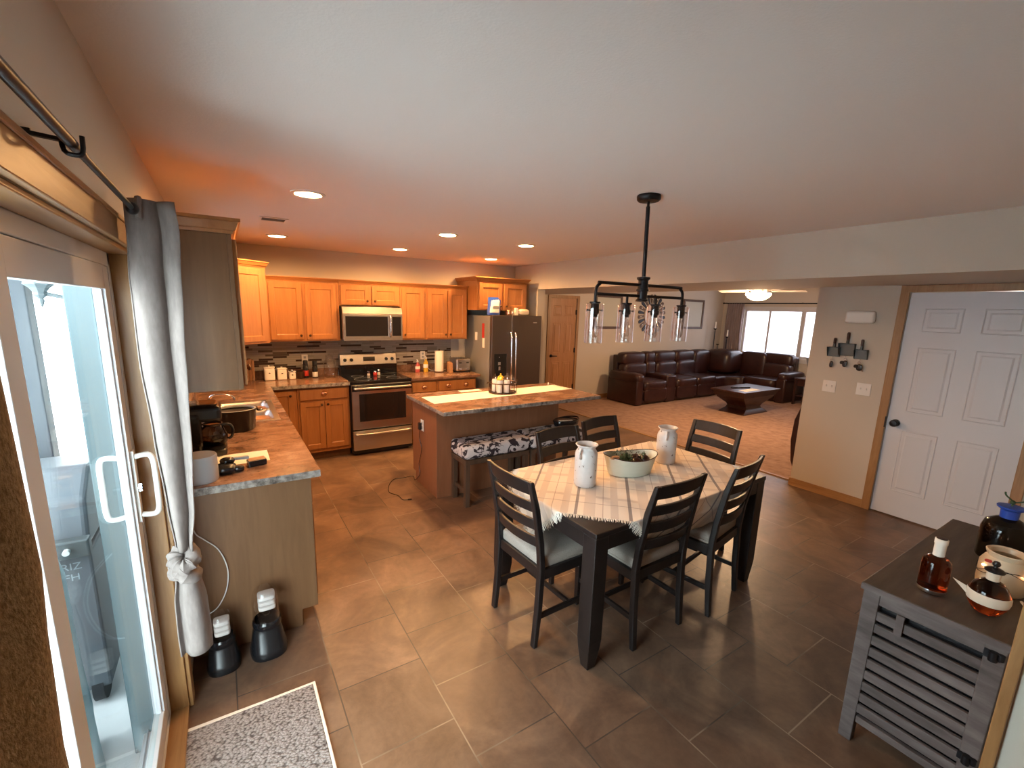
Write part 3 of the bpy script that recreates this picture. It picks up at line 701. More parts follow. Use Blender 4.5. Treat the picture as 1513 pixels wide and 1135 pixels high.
# ------------------------------------------------------------------ small things on the kitchen counters
def canister(x0, x1, h, label):
    t = thing('canister', ((x0+x1)/2,-.15,CT), label, 'canister', 'white canisters beside the knife block')
    d = (x1-x0)/2
    part('canister_body', 'white_ceramic', t, lambda b: b.box(x0,x1,-.15-d,-.15+d,CT,CT+h-.014), bevel=.012, seg=3)
    part('lid', 'white_ceramic', t, lambda b: (b.box(x0-.003,x1+.003,-.15-d-.003,-.15+d+.003,CT+h-.014,CT+h), b.cyl(((x0+x1)/2,-.15,CT+h),.010,.014,14)), bevel=.005)
    part('emblem', 'bronze', t, lambda b: b.sq(((x0+x1)/2,-.15-d-.001,CT+h*.55),(.020,.004,.014),1,8,14))
canister(.625,.735,.160,'largest white square canister on the back counter, with a small dark emblem')
canister(.762,.860,.140,'middle-sized white square canister on the back counter')
canister(.885,.957,.095,'smallest white canister of the three on the back counter')
b = MB(); b.box(.445,.475,-.13,-.03,CT,CT+.24); b.box(.477,.507,-.13,-.03,CT,CT+.25); b.box(.509,.535,-.13,-.03,CT,CT+.235)
o = b.build('knife_block', 'board_wood', None, bevel=.004); tag(o, 'upright wooden block in the dark kitchen corner, left of the white canisters', 'block')
def pot():
    t = thing('saucepan', (1.01,-.13,CT), 'small dark saucepan between the smallest canister and the black-capped bottles', 'saucepan')
    part('pan_body', 'bronze', t, lambda b: b.lathe([(.001,.0),(.052,.0),(.058,.01),(.058,.085),(.061,.088),(.056,.088),(.053,.01),(.001,.008)],(1.005,-.13,CT),28), smooth=True)
    part('handle', 'black_plastic', t, lambda b: b.tube([(.955,-.16,CT+.08),(.90,-.20,CT+.105),(.885,-.21,CT+.108)],.007,8), smooth=True)
pot()
def shaker_bottle(x, h, lc, label):
    t = thing('seasoning_bottle', (x,-.13,CT), label, 'bottle', 'seasoning bottles left of the range')
    part('bottle_body', lc[0], t, lambda b: b.lathe([(.001,0),(.029,0),(.031,.005),(.031,h*.62),(.026,h*.68),(.001,h*.68)],(x,-.13,CT),22), smooth=True)
    part('bottle_cap', 'black_plastic', t, lambda b: b.lathe([(.027,h*.68),(.028,h*.7),(.028,h*.97),(.024,h),(.001,h)],(x,-.13,CT),22), smooth=True)
    part('bottle_label', lc[1], t, lambda b: b.lathe([(.0315,h*lc[2]),(.0322,h*lc[2]+.002),(.0322,h*lc[3]),(.0315,h*lc[3]+.002)],(x,-.13,CT),22,caps=False), smooth=True)
shaker_bottle(1.075,.215,('black_plastic','red',.12,.42),'black bottle with a dark red label under the outlet, left of the range')
shaker_bottle(1.180,.205,('black_plastic','white_plastic',.05,.33),'black-topped bottle with a pale label band, next to the big glass jar')
def glassjar():
    t = thing('beverage_jar', (1.345,-.16,CT), 'tall clear glass drink jar at the counter end beside the range', 'jar')
    part('jar_glass', 'clear_glass', t, lambda b: b.lathe([(.001,.0),(.062,.0),(.070,.012),(.072,.17),(.060,.205),(.043,.225),(.043,.245)],(1.345,-.16,CT),30), smooth=True)
    part('lid', 'clear_glass', t, lambda b: b.lathe([(.046,.246),(.048,.262),(.030,.272),(.012,.275),(.014,.29),(.001,.292)],(1.345,-.16,CT),24), smooth=True)
    part('spigot', 'chrome', t, lambda b: (b.cyl((1.365,-.232,CT+.04),.008,-.03,12,'y'), b.sq((1.365,-.265,CT+.045),(.022,.022,.035),.7,10,14)), smooth=True)
glassjar()
def outlet(loc, axis, label, group='kitchen wall outlets'):
    x, y, z = loc; t = thing('wall_outlet', loc, label, 'outlet')
    if axis == 'N':
        part('cover_plate', 'white_plastic', t, lambda b: b.box(x-.035,x+.035,y-.006,y,z-.057,z+.057), bevel=.003)
        part('socket', 'grey_plastic', t, lambda b: (b.box(x-.014,x+.014,y-.0075,y-.006,z+.008,z+.036), b.box(x-.014,x+.014,y-.0075,y-.006,z-.036,z-.008)))
    else:
        part('cover_plate', 'white_plastic', t, lambda b: b.box(x-.006,x,y-.035,y+.035,z-.057,z+.057), bevel=.003)
        part('socket', 'grey_plastic', t, lambda b: (b.box(x-.0075,x-.006,y-.014,y+.014,z+.008,z+.036), b.box(x-.0075,x-.006,y-.014,y+.014,z-.036,z-.008)))
    return t
outlet((1.09,-.0085,1.13),'N','white wall outlet in the mosaic tile above the black-capped bottles')
outlet((2.625,-.0085,1.13),'N','white wall outlet in the mosaic tile left of the paper towels')
def spray(x, y, h, body, cap, label):
    t = thing('dish_soap_bottle', (x,y,CT), label, 'bottle')
    part('bottle_body', body, t, lambda b: b.lathe([(.001,0),(.030,0),(.033,.008),(.034,h*.5),(.028,h*.62),(.014,h*.72),(.013,h*.8),(.001,h*.8)],(x,y,CT),24,1,.7), smooth=True)
    part('bottle_cap', cap, t, lambda b: (b.lathe([(.016,h*.8),(.016,h*.9),(.008,h*.92),(.007,h),(.001,h)],(x,y,CT),18), b.tube([(x,y,CT+h*.98),(x-.02,y-.01,CT+h)],.005,8)), smooth=True)
    part('bottle_label', 'paper', t, lambda b: b.lathe([(.0345,h*.26),(.0352,h*.28),(.0352,h*.46),(.0345,h*.48)],(x,y,CT),24,1,.72,caps=False), smooth=True)
spray(2.49,-.16,.175,'pink_liquid','white_plastic','white and pink bottle on the counter right of the range')
spray(2.605,-.17,.225,'yellow_liquid','white_plastic','yellow liquid soap bottle with a white pump, beside the pink bottle')
def towels():
    x, y = 2.775, -.24
    t = thing('paper_towel_holder', (x,y,CT), 'tall white paper towel roll standing on the counter by the toaster', 'paper towels')
    part('holder_base', 'bronze', t, lambda b: (b.lathe([(.001,0),(.070,0),(.072,.006),(.060,.012),(.001,.012)],(x,y,CT),28), b.cyl((x,y,CT),.006,.30,10), b.lathe([(.001,.30),(.012,.305),(.010,.318),(.001,.322)],(x,y,CT),14)), smooth=True)
    part('paper_roll', 'paper', t, lambda b: b.lathe([(.018,.013),(.060,.013),(.061,.02),(.061,.285),(.060,.292),(.018,.292)],(x,y,CT),32), smooth=True)
towels()
b = MB(); b.tube([(2.64,-.02,1.10),(2.655,-.05,1.0),(2.69,-.10,.935),(2.74,-.10,.922),(2.85,-.09,.922),(2.93,-.12,.93)],.004,8,smooth=5); o = b.build('appliance_cord', 'white_plastic', None, smooth=True)
tag(o, 'thin pale cord running from the outlet behind the paper towel roll', 'cord')
b = MB(); b.prism([(-.38,CT),(-.30,CT),(-.30,CT+.15),(-.36,CT+.13)], 'x', 2.865, 2.925); o = b.build('wooden_block', 'board_wood', None, bevel=.004); tag(o, 'small orange-brown wood block between paper towels and toaster', 'block')
def toaster():
    x0,x1,y0,y1 = 2.965,3.185,-.40,-.15
    t = thing('toaster', ((x0+x1)/2,(y0+y1)/2,CT), 'four-slice stainless toaster with two chrome dials next to the refrigerator', 'toaster')
    part('toaster_body', 'steel', t, lambda b: b.box(x0,x1,y0,y1,CT+.014,CT+.19), bevel=.022, seg=4)
    part('base', 'black_plastic', t, lambda b: b.box(x0+.004,x1-.004,y0+.004,y1-.004,CT,CT+.014))
    part('slots', 'black_plastic', t, lambda b: (b.box(x0+.04,x0+.06,y0+.03,y1-.03,CT+.189,CT+.1915), b.box(x0+.085,x0+.10,y0+.03,y1-.03,CT+.189,CT+.1915), b.box(x0+.125,x0+.14,y0+.03,y1-.03,CT+.189,CT+.1915), b.box(x0+.165,x0+.18,y0+.03,y1-.03,CT+.189,CT+.1915)))
    for x in (x0+.055,x1-.055):
        part('dial', 'chrome', t, lambda b: b.cyl((x,y0,CT+.048),.018,-.018,20,'y'), smooth=True, bevel=.003)
        part('lever', 'black_plastic', t, lambda b: b.box(x-.018,x+.018,y0-.018,y0,CT+.13,CT+.142), bevel=.003)
toaster()
def saltset():
    for i, (x, y, h, c, l) in enumerate([(1.79,-.27,.062,'clear_glass','leftmost of the three little shakers standing on the range top'),(1.865,-.30,.066,'red','middle little shaker on the range top, reddish contents'),(1.925,-.25,.075,'clear_glass','rightmost and tallest of the three little shakers on the range top')]):
        t = thing('spice_shaker', (x,y,.919), l, 'shaker', 'little shakers on the range top')
        part('shaker_body', c, t, lambda b: b.lathe([(.001,0),(.020,0),(.023,.004),(.022,h*.62),(.018,h*.7),(.001,h*.7)],(x,y,.919),18), smooth=True)
        part('shaker_cap', 'chrome', t, lambda b: b.lathe([(.019,h*.7),(.0195,h*.9),(.014,h),(.001,h)],(x,y,.919),18), smooth=True)
        if c == 'clear_glass': part('contents', 'paper', t, lambda b: b.lathe([(.001,.003),(.018,.003),(.018,h*.45),(.001,h*.45)],(x,y,.919),14))
saltset()
# left counter by the patio door
b = MB(); b.lathe([(.001,0),(.070,0),(.074,.006),(.074,.127),(.070,.134),(.001,.134)],(.112,-3.385,CT),36); o = b.build('white_canister', 'grey_white', None, smooth=True)
tag(o, 'plain white round canister at the counter end beside the tied curtain', 'canister')
b = MB(); b.box(.15,.43,-3.205,-2.995,CT+.0006,CT+.0016); o = b.build('paper_sheet', 'paper', None); tag(o, 'blank white sheet lying on the left counter in front of the coffee maker', 'paper')
def gadget():
    t = thing('handheld_gadget', (.27,-3.30,CT), 'black handheld gadget lying partly on the white sheet, with a bar to a brown-topped block', 'gadget')
    z = CT
    part('grip', 'black_plastic', t, lambda b: (b.sq((.215,-3.31,z+.024),(.10,.11,.044),.7,14,22), b.sq((.225,-3.27,z+.05),(.07,.06,.035),.8,12,18), b.sq((.275,-3.325,z+.016),(.05,.04,.028),.6,10,16)), smooth=True)
    part('bar', 'grey_plastic', t, lambda b: b.bar((.235,-3.265,z+.055),(.325,-3.245,z+.048),.022,.016), bevel=.003)
    part('block_head', 'black_plastic', t, lambda b: b.bar((.318,-3.262,z+.016),(.405,-3.245,z+.016),.055,.030), bevel=.003)
    part('block_top', 'board_wood', t, lambda b: b.bar((.320,-3.2618,z+.034),(.403,-3.2455,z+.034),.052,.005))
gadget()
def coffee():
    t = thing('coffee_maker', (.12,-2.87,CT), 'black drip coffee maker with glass carafe on the left counter', 'coffee maker')
    z = CT
    part('base', 'black_plastic', t, lambda b: b.sq((.125,-2.89,z+.020),(.21,.24,.040),.3,12,28), smooth=True)
    part('tower', 'black_gloss', t, lambda b: b.box(.025,.115,-2.99,-2.77,z+.02,z+.26), bevel=.02, seg=3)
    part('brew_head', 'black_plastic', t, lambda b: (b.box(.03,.215,-2.985,-2.775,z+.20,z+.292)), bevel=.022, seg=3)
    part('top_lid', 'black_gloss', t, lambda b: b.sq((.12,-2.88,z+.294),(.16,.19,.020),.5,10,24), smooth=True)
    c = (.165,-2.885,z+.042)
    g = part('carafe', 'smoke_glass', t, lambda b: b.lathe([(.001,.0),(.055,.0),(.070,.02),(.073,.055),(.058,.10),(.045,.12),(.047,.128)],c,30), smooth=True)
    part('coffee', 'black_gloss', g, lambda b: b.lathe([(.001,.004),(.052,.004),(.064,.022),(.066,.04),(.001,.04)],c,26), smooth=True)
    part('carafe_handle', 'black_plastic', g, lambda b: (b.tube([(c[0]+.045,c[1],c[2]+.118),(c[0]+.085,c[1],c[2]+.115),(c[0]+.10,c[1],c[2]+.08),(c[0]+.09,c[1],c[2]+.04),(c[0]+.072,c[1],c[2]+.03)],.008,10,smooth=4), b.lathe([(.048,.122),(.050,.126),(.050,.134),(.046,.134)],c,26,caps=False)), smooth=True)
    part('switch', 'chrome', t, lambda b: b.cyl((.215,-2.95,z+.022),.006,.012,12,'x'))
coffee()
b = MB(); b.lathe([(.001,0),(.022,0),(.026,.07),(.024,.07),(.020,.005),(.001,.004)],(.075,-2.88,CT+.304),22); o = b.build('drinking_glass', 'clear_glass', None, smooth=True); tag(o, 'small clear glass standing on top of the coffee maker', 'glass')
def slowpot():
    t = thing('stock_pot', (.275,-2.40,CT), 'wide oval black pot standing between the coffee maker and the sink', 'pot')
    c = (.285,-2.40,CT)
    part('pot_body', 'black_plastic', t, lambda b: b.lathe([(.001,.0),(.110,.0),(.122,.012),(.130,.13),(.142,.145),(.144,.152),(.134,.150),(.125,.135),(.001,.13)],c,40,1,.86), smooth=True)
    part('handle', 'black_plastic', t, lambda b: b.sq((c[0]+.155,c[1],c[2]+.135),(.04,.08,.014),.6,8,20), smooth=True)
    part('handle', 'black_plastic', t, lambda b: b.sq((c[0]-.155,c[1],c[2]+.135),(.04,.08,.014),.6,8,20), smooth=True)
    part('rim_highlight', 'grey_plastic', t, lambda b: b.lathe([(.134,.1515),(.126,.1535),(.120,.150),(.118,.140)],c,40,1,.86,caps=False), smooth=True)  # grey ring paints the highlight inside the rim
slowpot()
b = MB(); b.lathe([(.001,0),(.026,0),(.028,.01),(.028,.15),(.010,.18),(.010,.20),(.001,.20)],(.13,-2.60,CT),22); o = b.build('soap_bottle', 'white_plastic', None, smooth=True); tag(o, 'slim white bottle standing behind the black coffee maker', 'bottle')

# white cord hanging down the end panel
b = MB(); b.tube([(.03,-3.50,.88),(.050,-3.482,.83),(.056,-3.482,.74),(.070,-3.482,.68),(.100,-3.482,.643),(.150,-3.482,.582),(.178,-3.482,.50),(.184,-3.482,.42),(.165,-3.482,.33),(.120,-3.482,.255),(.06,-3.482,.232),(.01,-3.482,.23)],.0028,8,smooth=6)
o = b.build('charging_cord', 'white_plastic', None, smooth=True); tag(o, 'thin white cord looping down the brown end panel below the counter', 'cord')
# gravity dispensers on the floor
def dispenser(x, y, h, s, label):
    t = thing('pet_dispenser', (x,y,0), label, 'pet dispenser')
    hb = .16*s
    def tray(b):
        rings = []
        for z, w, f, bk in ((0,.085,.095,.075),(.02,.088,.10,.078),(.045,.082,.09,.075),(hb*.75,.070,.045,.070),(hb,.062,.040,.062)):
            ring = []
            for i in range(28):
                a = 2*pi*i/28; dy = sin(a); ring.append((x+w*s*math.copysign(abs(cos(a))**.7,cos(a)), y+(bk if dy > 0 else f)*s*math.copysign(abs(dy)**.8,dy), z))
            rings.append(ring)
        b.loft(rings)
    part('base_tray', 'black_plastic', t, tray, smooth=True)
    hp = part('clear_hopper', 'smoke_glass' if False else 'clear_glass', t, lambda b: b.lathe([(.050*s,hb*.9),(.062*s,hb+.02),(.064*s,h-.06),(.058*s,h-.02),(.050*s,h),(.001,h)],(x,y,0),30), smooth=True)
    part('hopper_collar', 'black_gloss', t, lambda b: b.lathe([(.066*s,hb-.01),(.069*s,hb+.005),(.067*s,hb+.02),(.060*s,hb+.03)],(x,y,0),30,caps=False), smooth=True)
    part('ribbed_insert', 'white_ceramic', hp, lambda b: [b.sq((x+.005,y-.005,h-.035-k*.028),(.082*s,.08*s,.024),.45,8,20) for k in range(3)], smooth=True)
dispenser(.135,-3.585,.285,.85,'smaller black and clear pet dispenser on the floor, nearer the patio door')
dispenser(.335,-3.575,.35,1.0,'larger black and clear pet dispenser on the floor against the end panel')
# rug
def rug():
    t = thing('door_mat', (.23,-4.4,0), 'grey speckled looped door mat on the tile beside the patio door', 'rug')
    part('mat_field', 'rug_loop', t, lambda b: b.box(-.02,.49,-4.86,-3.945,.0,.012), bevel=.003)
    part('mat_border', 'candle', t, lambda b: (b.box(-.034,-.02,-4.875,-3.931,0,.011), b.box(.49,.503,-4.875,-3.931,0,.011), b.box(-.02,.49,-3.945,-3.931,0,.011), b.box(-.02,.49,-4.875,-4.86,0,.011)), bevel=.003)
rug()

# ------------------------------------------------------------------ curtains on the patio door
RX, RZ = .062, 2.055
def rod():
    t = thing('curtain_rod', (RX,-5,RZ), 'dark metal curtain rod running above the patio door', 'curtain rod')
    part('rod_tube', 'black_metal', t, lambda b: b.tube([(RX,-4.22,RZ),(RX,-6.1,RZ)],.0072,12), smooth=True)
    part('rod_sleeve', 'black_metal', t, lambda b: b.tube([(RX,-4.78,RZ),(RX,-6.1,RZ)],.0092,12), smooth=True)
    part('finial', 'black_metal', t, lambda b: b.sq((RX,-4.20,RZ),(.035,.05,.035),1,12,16), smooth=True)
    for y in (-4.84,-5.9):
        part('wall_bracket', 'black_metal', t, lambda b: (b.bar((0,y,RZ+.008),(RX,y,RZ+.004),.012,.006), b.bar((.004,y,RZ+.015),(.004,y,RZ-.045),.014,.006), b.tube([(RX-.014,y,RZ+.012),(RX-.012,y,RZ-.012),(RX,y,RZ-.017),(RX+.012,y,RZ-.012),(RX+.014,y,RZ+.016)],.004,8,smooth=3), b.cyl((.007,y,RZ-.02),.004,.012,8,'x')), smooth=False)
rod()
def curtain(name, mat, label, cs, folds, loc, thick=.004):
    # cs: list of (z, x centre, half width, fold depth, y centre); cross-section is a folded strip of cloth
    t = thing(name, loc, label, 'curtain')
    b = MB(); n = 90; rs = []
    for z, xc, hw, dp, yc in cs:
        row = []
        for i in range(n+1):
            q = i/n; u = (q-.5)*2
            row.append((xc+hw*u+.10*hw*sin(folds*2*pi*q+1+z), yc+dp*sin(folds*pi*2*q+z*.6)*(.75+.25*sin(7*q+z)), z))
        rs.append(row)
    for r in range(len(rs)-1): pass
    vs = [p for r in rs for p in r]; m = n+1
    b.add(vs, [(r*m+i, r*m+i+1, (r+1)*m+i+1, (r+1)*m+i) for r in range(len(rs)-1) for i in range(n)])
    return t, b
def interp(keys, n):
    out = []
    for k in range(n+1):
        z = keys[0][0]+(keys[-1][0]-keys[0][0])*k/n
        for a, c in zip(keys[:-1], keys[1:]):
            if a[0] >= z-1e-9 >= c[0]-1e-6 or a[0] >= z >= c[0]:
                q = (a[0]-z)/(a[0]-c[0]); q = q*q*(3-2*q)
                out.append(tuple([z]+[a[i]+(c[i]-a[i])*q for i in range(1,len(a))])); break
    return out
YC = -4.16
keys = [(2.09,.098,.062,.016,YC),(2.00,.100,.066,.020,YC),(1.85,.092,.067,.023,YC),(1.6,.086,.064,.024,YC),(1.35,.088,.055,.024,YC),(1.1,.088,.042,.024,YC),(.93,.084,.026,.022,YC)]
t, b = curtain('tied_curtain', 'curtain_cloth', 'beige patio curtain gathered to one side and knotted low', interp(keys, 40), 1.6, (.09,YC,1.3))
b.build('curtain_drape', 'curtain_cloth', t, smooth=True, solid=.004)
def knot(b):
    for a, zc, rr in ((0,.905,.033),(.5,.875,.037),(-.45,.850,.034)):
        P = []
        for i in range(20):
            q = 2*pi*i/20; P.append((.080+.026*cos(q), YC+.026*sin(q), zc+.020*sin(q+a*3)))
        b.tube(P, [.024+.004*sin(3*k+a) for k in range(20)], 12, closed=True)
part('curtain_knot', 'curtain_cloth', t, knot, smooth=True)
keys2 = [(.875,.082,.024,.018,YC),(.82,.082,.038,.026,YC),(.72,.082,.050,.028,YC),(.60,.082,.052,.028,YC),(.515,.082,.050,.026,YC)]
_, b = curtain('x', 'curtain_cloth', 'x', interp(keys2, 16), 1.2, (0,0,0)); bpy.data.objects.remove(_)
b.build('curtain_tail', 'curtain_cloth', t, smooth=True, solid=.004)
part('curtain_tab', 'curtain_cloth', t, lambda b: [b.tube([(x,YC-.03,2.03),(x,YC-.025,2.075),(x,YC,2.09),(x,YC+.025,2.075),(x,YC+.03,2.03)],.010,8,smooth=3) for x in (.075,)], smooth=True)
keys = [(2.035,.055,.30,.020,0),(1.6,.055,.30,.022,0),(.9,.055,.31,.024,0),(.06,.055,.32,.026,0)]
t = thing('burlap_curtain', (.05,-5.5,1), 'coarse brown burlap-like curtain panel hanging in the near left corner', 'curtain')
def burl(b):
    n = 80; rs = interp(keys, 24); m = n+1; vs = []
    for z, xc, hw, dp, _ in rs:
        for i in range(m):
            q = i/n; vs.append((.030+dp*.55*sin(q*22+z*.7)+.003*sin(z*9+q*30), -5.245-hw*2*q+.006*sin(z*14)+.004*sin(z*31), z))
    b.add(vs, [(r*m+i, r*m+i+1, (r+1)*m+i+1, (r+1)*m+i) for r in range(len(rs)-1) for i in range(n)])
part('curtain_panel', 'burlap', t, burl, smooth=True, solid=.003)

# ------------------------------------------------------------------ island, bench and what stands on them
def island():
    t = thing('kitchen_island', (2.6,-1.92,0), 'brown kitchen island with a stone-look top and deep seating overhang', 'kitchen island')
    X0,X1,Y0,Y1 = 1.868,3.30,-2.245,-1.62
    part('island_body', 'island_panel', t, lambda b: b.prism([(Y0,0),(Y1-.075,0),(Y1-.075,.10),(Y1,.10),(Y1,.876),(Y0,.876)], 'x', X0, X1), bevel=.002)
    part('corner_strip', 'island_panel', t, lambda b: b.box(X0-.004,X0+.012,Y0-.004,Y0+.012,0,.874), bevel=.002)
    w = MB(); w.box(1.800,3.632,-2.545,-1.63,.876,CT+.002)
    c = w.build('island_top', ['granite','granite_edge'], t, bevel=.008, seg=3)
    for f in c.data.polygons:
        if abs(f.normal.z) < .5: f.material_index = 1
    for k in range(3):
        fm = Matrix(((-1,0,0,X1-.02-k*.47),(0,1,0,Y1),(0,0,1,.145),(0,0,0,1)))
        b = MB(fm); shaker(b, .45, .70); o = b.build('door', 'maple', t, bevel=.0015)
        b = MB(fm); knob(b, .04, .64); b.build('knob', 'bronze', o, smooth=True)
    return t
island()
IT = CT+.002
o = outlet((1.8635,-1.905,.645),'W','white outlet on the end of the island with a black plug in it')
def plug():
    t = thing('phone_charger', (1.84,-1.88,.62), 'black charger plugged into the island outlet, its cord trailing to the floor', 'charger')
    part('plug_body', 'black_plastic', t, lambda b: b.box(1.828,1.856,-1.905,-1.865,.60,.668), bevel=.004)
    cord = [(1.842,-1.885,.60),(1.845,-1.87,.50),(1.853,-1.90,.42),(1.856,-1.87,.33),(1.854,-1.82,.22),(1.856,-1.84,.12),(1.85,-1.78,.05),(1.85,-1.70,.006),(1.87,-1.59,.005),(1.76,-1.59,.005),(1.664,-1.586,.005),(1.57,-1.72,.005),(1.517,-1.889,.005),(1.565,-2.008,.005),(1.573,-2.12,.005),(1.62,-2.147,.005)]
    part('charger_cord', 'black_plastic', t, lambda b: b.tube(cord,.003,8,smooth=5), smooth=True)
    part('cord_plug', 'black_plastic', t, lambda b: b.bar((1.615,-2.145,.007),(1.65,-2.155,.007),.012,.009), bevel=.002)
plug()
def flat_cloth(name, quad, z, mat, label, cat, n=24, th=.0018):
    a, b_, c, d = [Vector(p) for p in quad]; b = MB(); m = n+1; vs = []
    for i in range(m):
        for j in range(m):
            u, v = i/n, j/n; p = a*(1-u)*(1-v)+b_*u*(1-v)+c*u*v+d*(1-u)*v
            vs.append((p.x, p.y, z+.0012*sin(u*40+v*9)*sin(v*17)))
    b.add(vs, [(i*m+j, i*m+j+1, (i+1)*m+j+1, (i+1)*m+j) for i in range(n) for j in range(n)])
    o = b.build(name, mat, None, smooth=True, solid=th); return tag(o, label, cat)
flat_cloth('table_runner', [(1.862,-2.205),(3.60,-2.11),(3.585,-1.80),(1.872,-1.865)], IT+.003, 'paper', 'long cream runner laid along the kitchen island', 'table runner')
b = MB(); b.box(2.36,2.61,-1.765,-1.68,IT+.0006,IT+.0022); o = b.build('paper_sheet', 'paper', None); tag(o, 'small white sheet on the island beyond the runner', 'paper')
def carousel():
    cx, cy, z = 2.745, -1.975, IT+.0055
    XF[0] = Matrix.Translation((cx,cy,z)) @ Matrix.Scale(1.25, 4) @ Matrix.Translation((-cx,-cy,-z))
    t = thing('condiment_caddy', (cx,cy,z), 'round dark wire caddy of lidded jars standing on the island runner', 'caddy')
    def rack(b):
        for zz in (.006,.085):
            b.tube([(cx+.120*cos(a*pi/16),cy+.105*sin(a*pi/16),z+zz) for a in range(32)],.0045,8,closed=True)
        for k in range(12): a = k*pi/6; b.cyl((cx+.120*cos(a),cy+.105*sin(a),z),.0035,.088,8)
        b.lathe([(.001,.002),(.118,.002),(.118,.006),(.001,.006)],(cx,cy,z),32,1,.875)
        b.tube([(cx+.12,cy,z+.085),(cx+.15,cy,z+.095),(cx+.155,cy,z+.085)],.004,8); b.tube([(cx-.12,cy,z+.085),(cx-.15,cy,z+.095),(cx-.155,cy,z+.085)],.004,8)
    part('wire_rack', 'bronze', t, rack, smooth=True)
    for k, (dx, dy) in enumerate([(-.058,-.045),(.004,-.058),(.064,-.042),(-.055,.038),(.008,.05),(.066,.036)]):
        x, y = cx+dx, cy+dy
        j = thing('condiment_jar', (x,y,z+.006), ['front left jar in the island caddy, pale label','front middle jar in the island caddy, pale label','front right jar in the island caddy','rear left jar in the island caddy','rear middle jar in the island caddy','rear right jar in the island caddy'][k], 'jar', 'small jars in the island caddy')
        part('jar_body', 'white_ceramic' if k < 2 or k == 3 else 'clear_glass', j, lambda b: b.lathe([(.001,.0),(.022,.0),(.026,.004),(.026,.095),(.022,.108),(.001,.108)],(x,y,z+.007),20), smooth=True)
        part('jar_lid', 'yellow_liquid' if k in (0,4) else 'clear_glass', j, lambda b: b.lathe([(.028,.109),(.028,.117),(.016,.128),(.006,.134),(.007,.146),(.001,.151)],(x,y,z+.007),20), smooth=True)
carousel(); XF[0] = None
b = MB(); b.lathe([(.001,0),(.010,0),(.011,.014),(.006,.020),(.007,.026),(.001,.029)],(3.53,-1.75,IT+.001),16); o = b.build('small_ornament', 'white_ceramic', None, smooth=True); tag(o, 'tiny white knob-like ornament at the far right corner of the island top', 'ornament')

def bench(x0, x1, label):
    t = thing('upholstered_bench', ((x0+x1)/2,-2.41,0), label, 'bench', 'cow-print benches in front of the island')
    y0,y1 = -2.565,-2.262
    part('cushion', 'cow_print', t, lambda b: b.box(x0-.014,x1+.014,y0-.015,y1+.010,.452,.588), bevel=.045, seg=5, smooth=True)
    part('seat_frame', 'bench_wood', t, lambda b: b.box(x0,x1,y0,y1,.405,.452), bevel=.003)
    for x in (x0+.005,x1-.05):
        for y in (y0+.002,y1-.047): part('leg', 'bench_wood', t, lambda b: b.box(x,x+.045,y,y+.045,0,.405), bevel=.003)
        part('stretcher', 'bench_wood', t, lambda b: b.box(x+.012,x+.032,y0+.047,y1-.047,.13,.165), bevel=.002)
bench(2.005, 2.70, 'cow-print padded bench at the outlet end of the island, its legs in view')
bench(2.732, 3.42, 'cow-print padded bench with the black bag on it, partly behind a dark chair')
def purse():
    t = thing('handbag', (3.30,-2.42,.589), 'black oval bag resting on the right end of the cow-print benches', 'bag')
    c = (3.27,-2.42,.589)
    part('bag_body', 'black_plastic', t, lambda b: b.lathe([(.001,.0),(.10,.0),(.125,.02),(.135,.06),(.13,.075)],c,36,1.15,.72), smooth=True)
    part('bag_rim', 'black_gloss', t, lambda b: b.tube([(c[0]+.152*cos(a*pi/18),c[1]+.096*sin(a*pi/18),c[2]+.075+.012*cos(a*pi/18)) for a in range(36)],.008,8,closed=True), smooth=True)
    part('bag_lining', 'rubber', t, lambda b: b.lathe([(.001,.05),(.12,.062)],c,36,1.12,.7,caps=False), smooth=True)
    part('white_strap', 'candle', t, lambda b: b.bar((c[0]-.11,c[1]-.02,c[2]+.078),(c[0]+.04,c[1]-.055,c[2]+.074),.028,.006), bevel=.002)
purse()

# ------------------------------------------------------------------ dining set
TX0,TX1,TY0,TY1,TZ = 1.672,3.21,-4.566,-3.66,.76
TR = R(1.2); PV = Vector((TX0,TY0,0)); XT = Matrix.Translation(PV) @ Matrix.Rotation(TR, 4, 'Z') @ Matrix.Translation(-PV)
def table():
    t = thing('dining_table', (2.405,-4.085,0), 'near-black wooden dining table under the fringed plaid cloth', 'table')
    part('tabletop', 'espresso', t, lambda b: b.box(TX0,TX1,TY0,TY1,.732,TZ), bevel=.004)
    part('apron', 'espresso', t, lambda b: (b.box(TX0+.09,TX1-.09,TY0+.006,TY0+.03,.655,.732), b.box(TX0+.09,TX1-.09,TY1-.03,TY1-.006,.655,.732), b.box(TX0+.006,TX0+.03,TY0+.09,TY1-.09,.655,.732), b.box(TX1-.03,TX1-.006,TY0+.09,TY1-.09,.655,.732)), bevel=.002)
    for x0, sx in ((TX0+.003,1),(TX1-.003,-1)):
        for y0, sy in ((TY0+.003,1),(TY1-.003,-1)):
            def leg(b):
                q = lambda a, c, z: [(x0+sx*a,y0+sy*a,z),(x0+sx*c,y0+sy*a,z),(x0+sx*c,y0+sy*c,z),(x0+sx*a,y0+sy*c,z)]
                b.loft([q(.014,.066,0), q(.004,.082,.10), q(0,.088,.16), q(0,.088,.731)])
            part('leg', 'espresso', t, leg, bevel=.004)
XF[0] = XT; table(); XF[0] = None
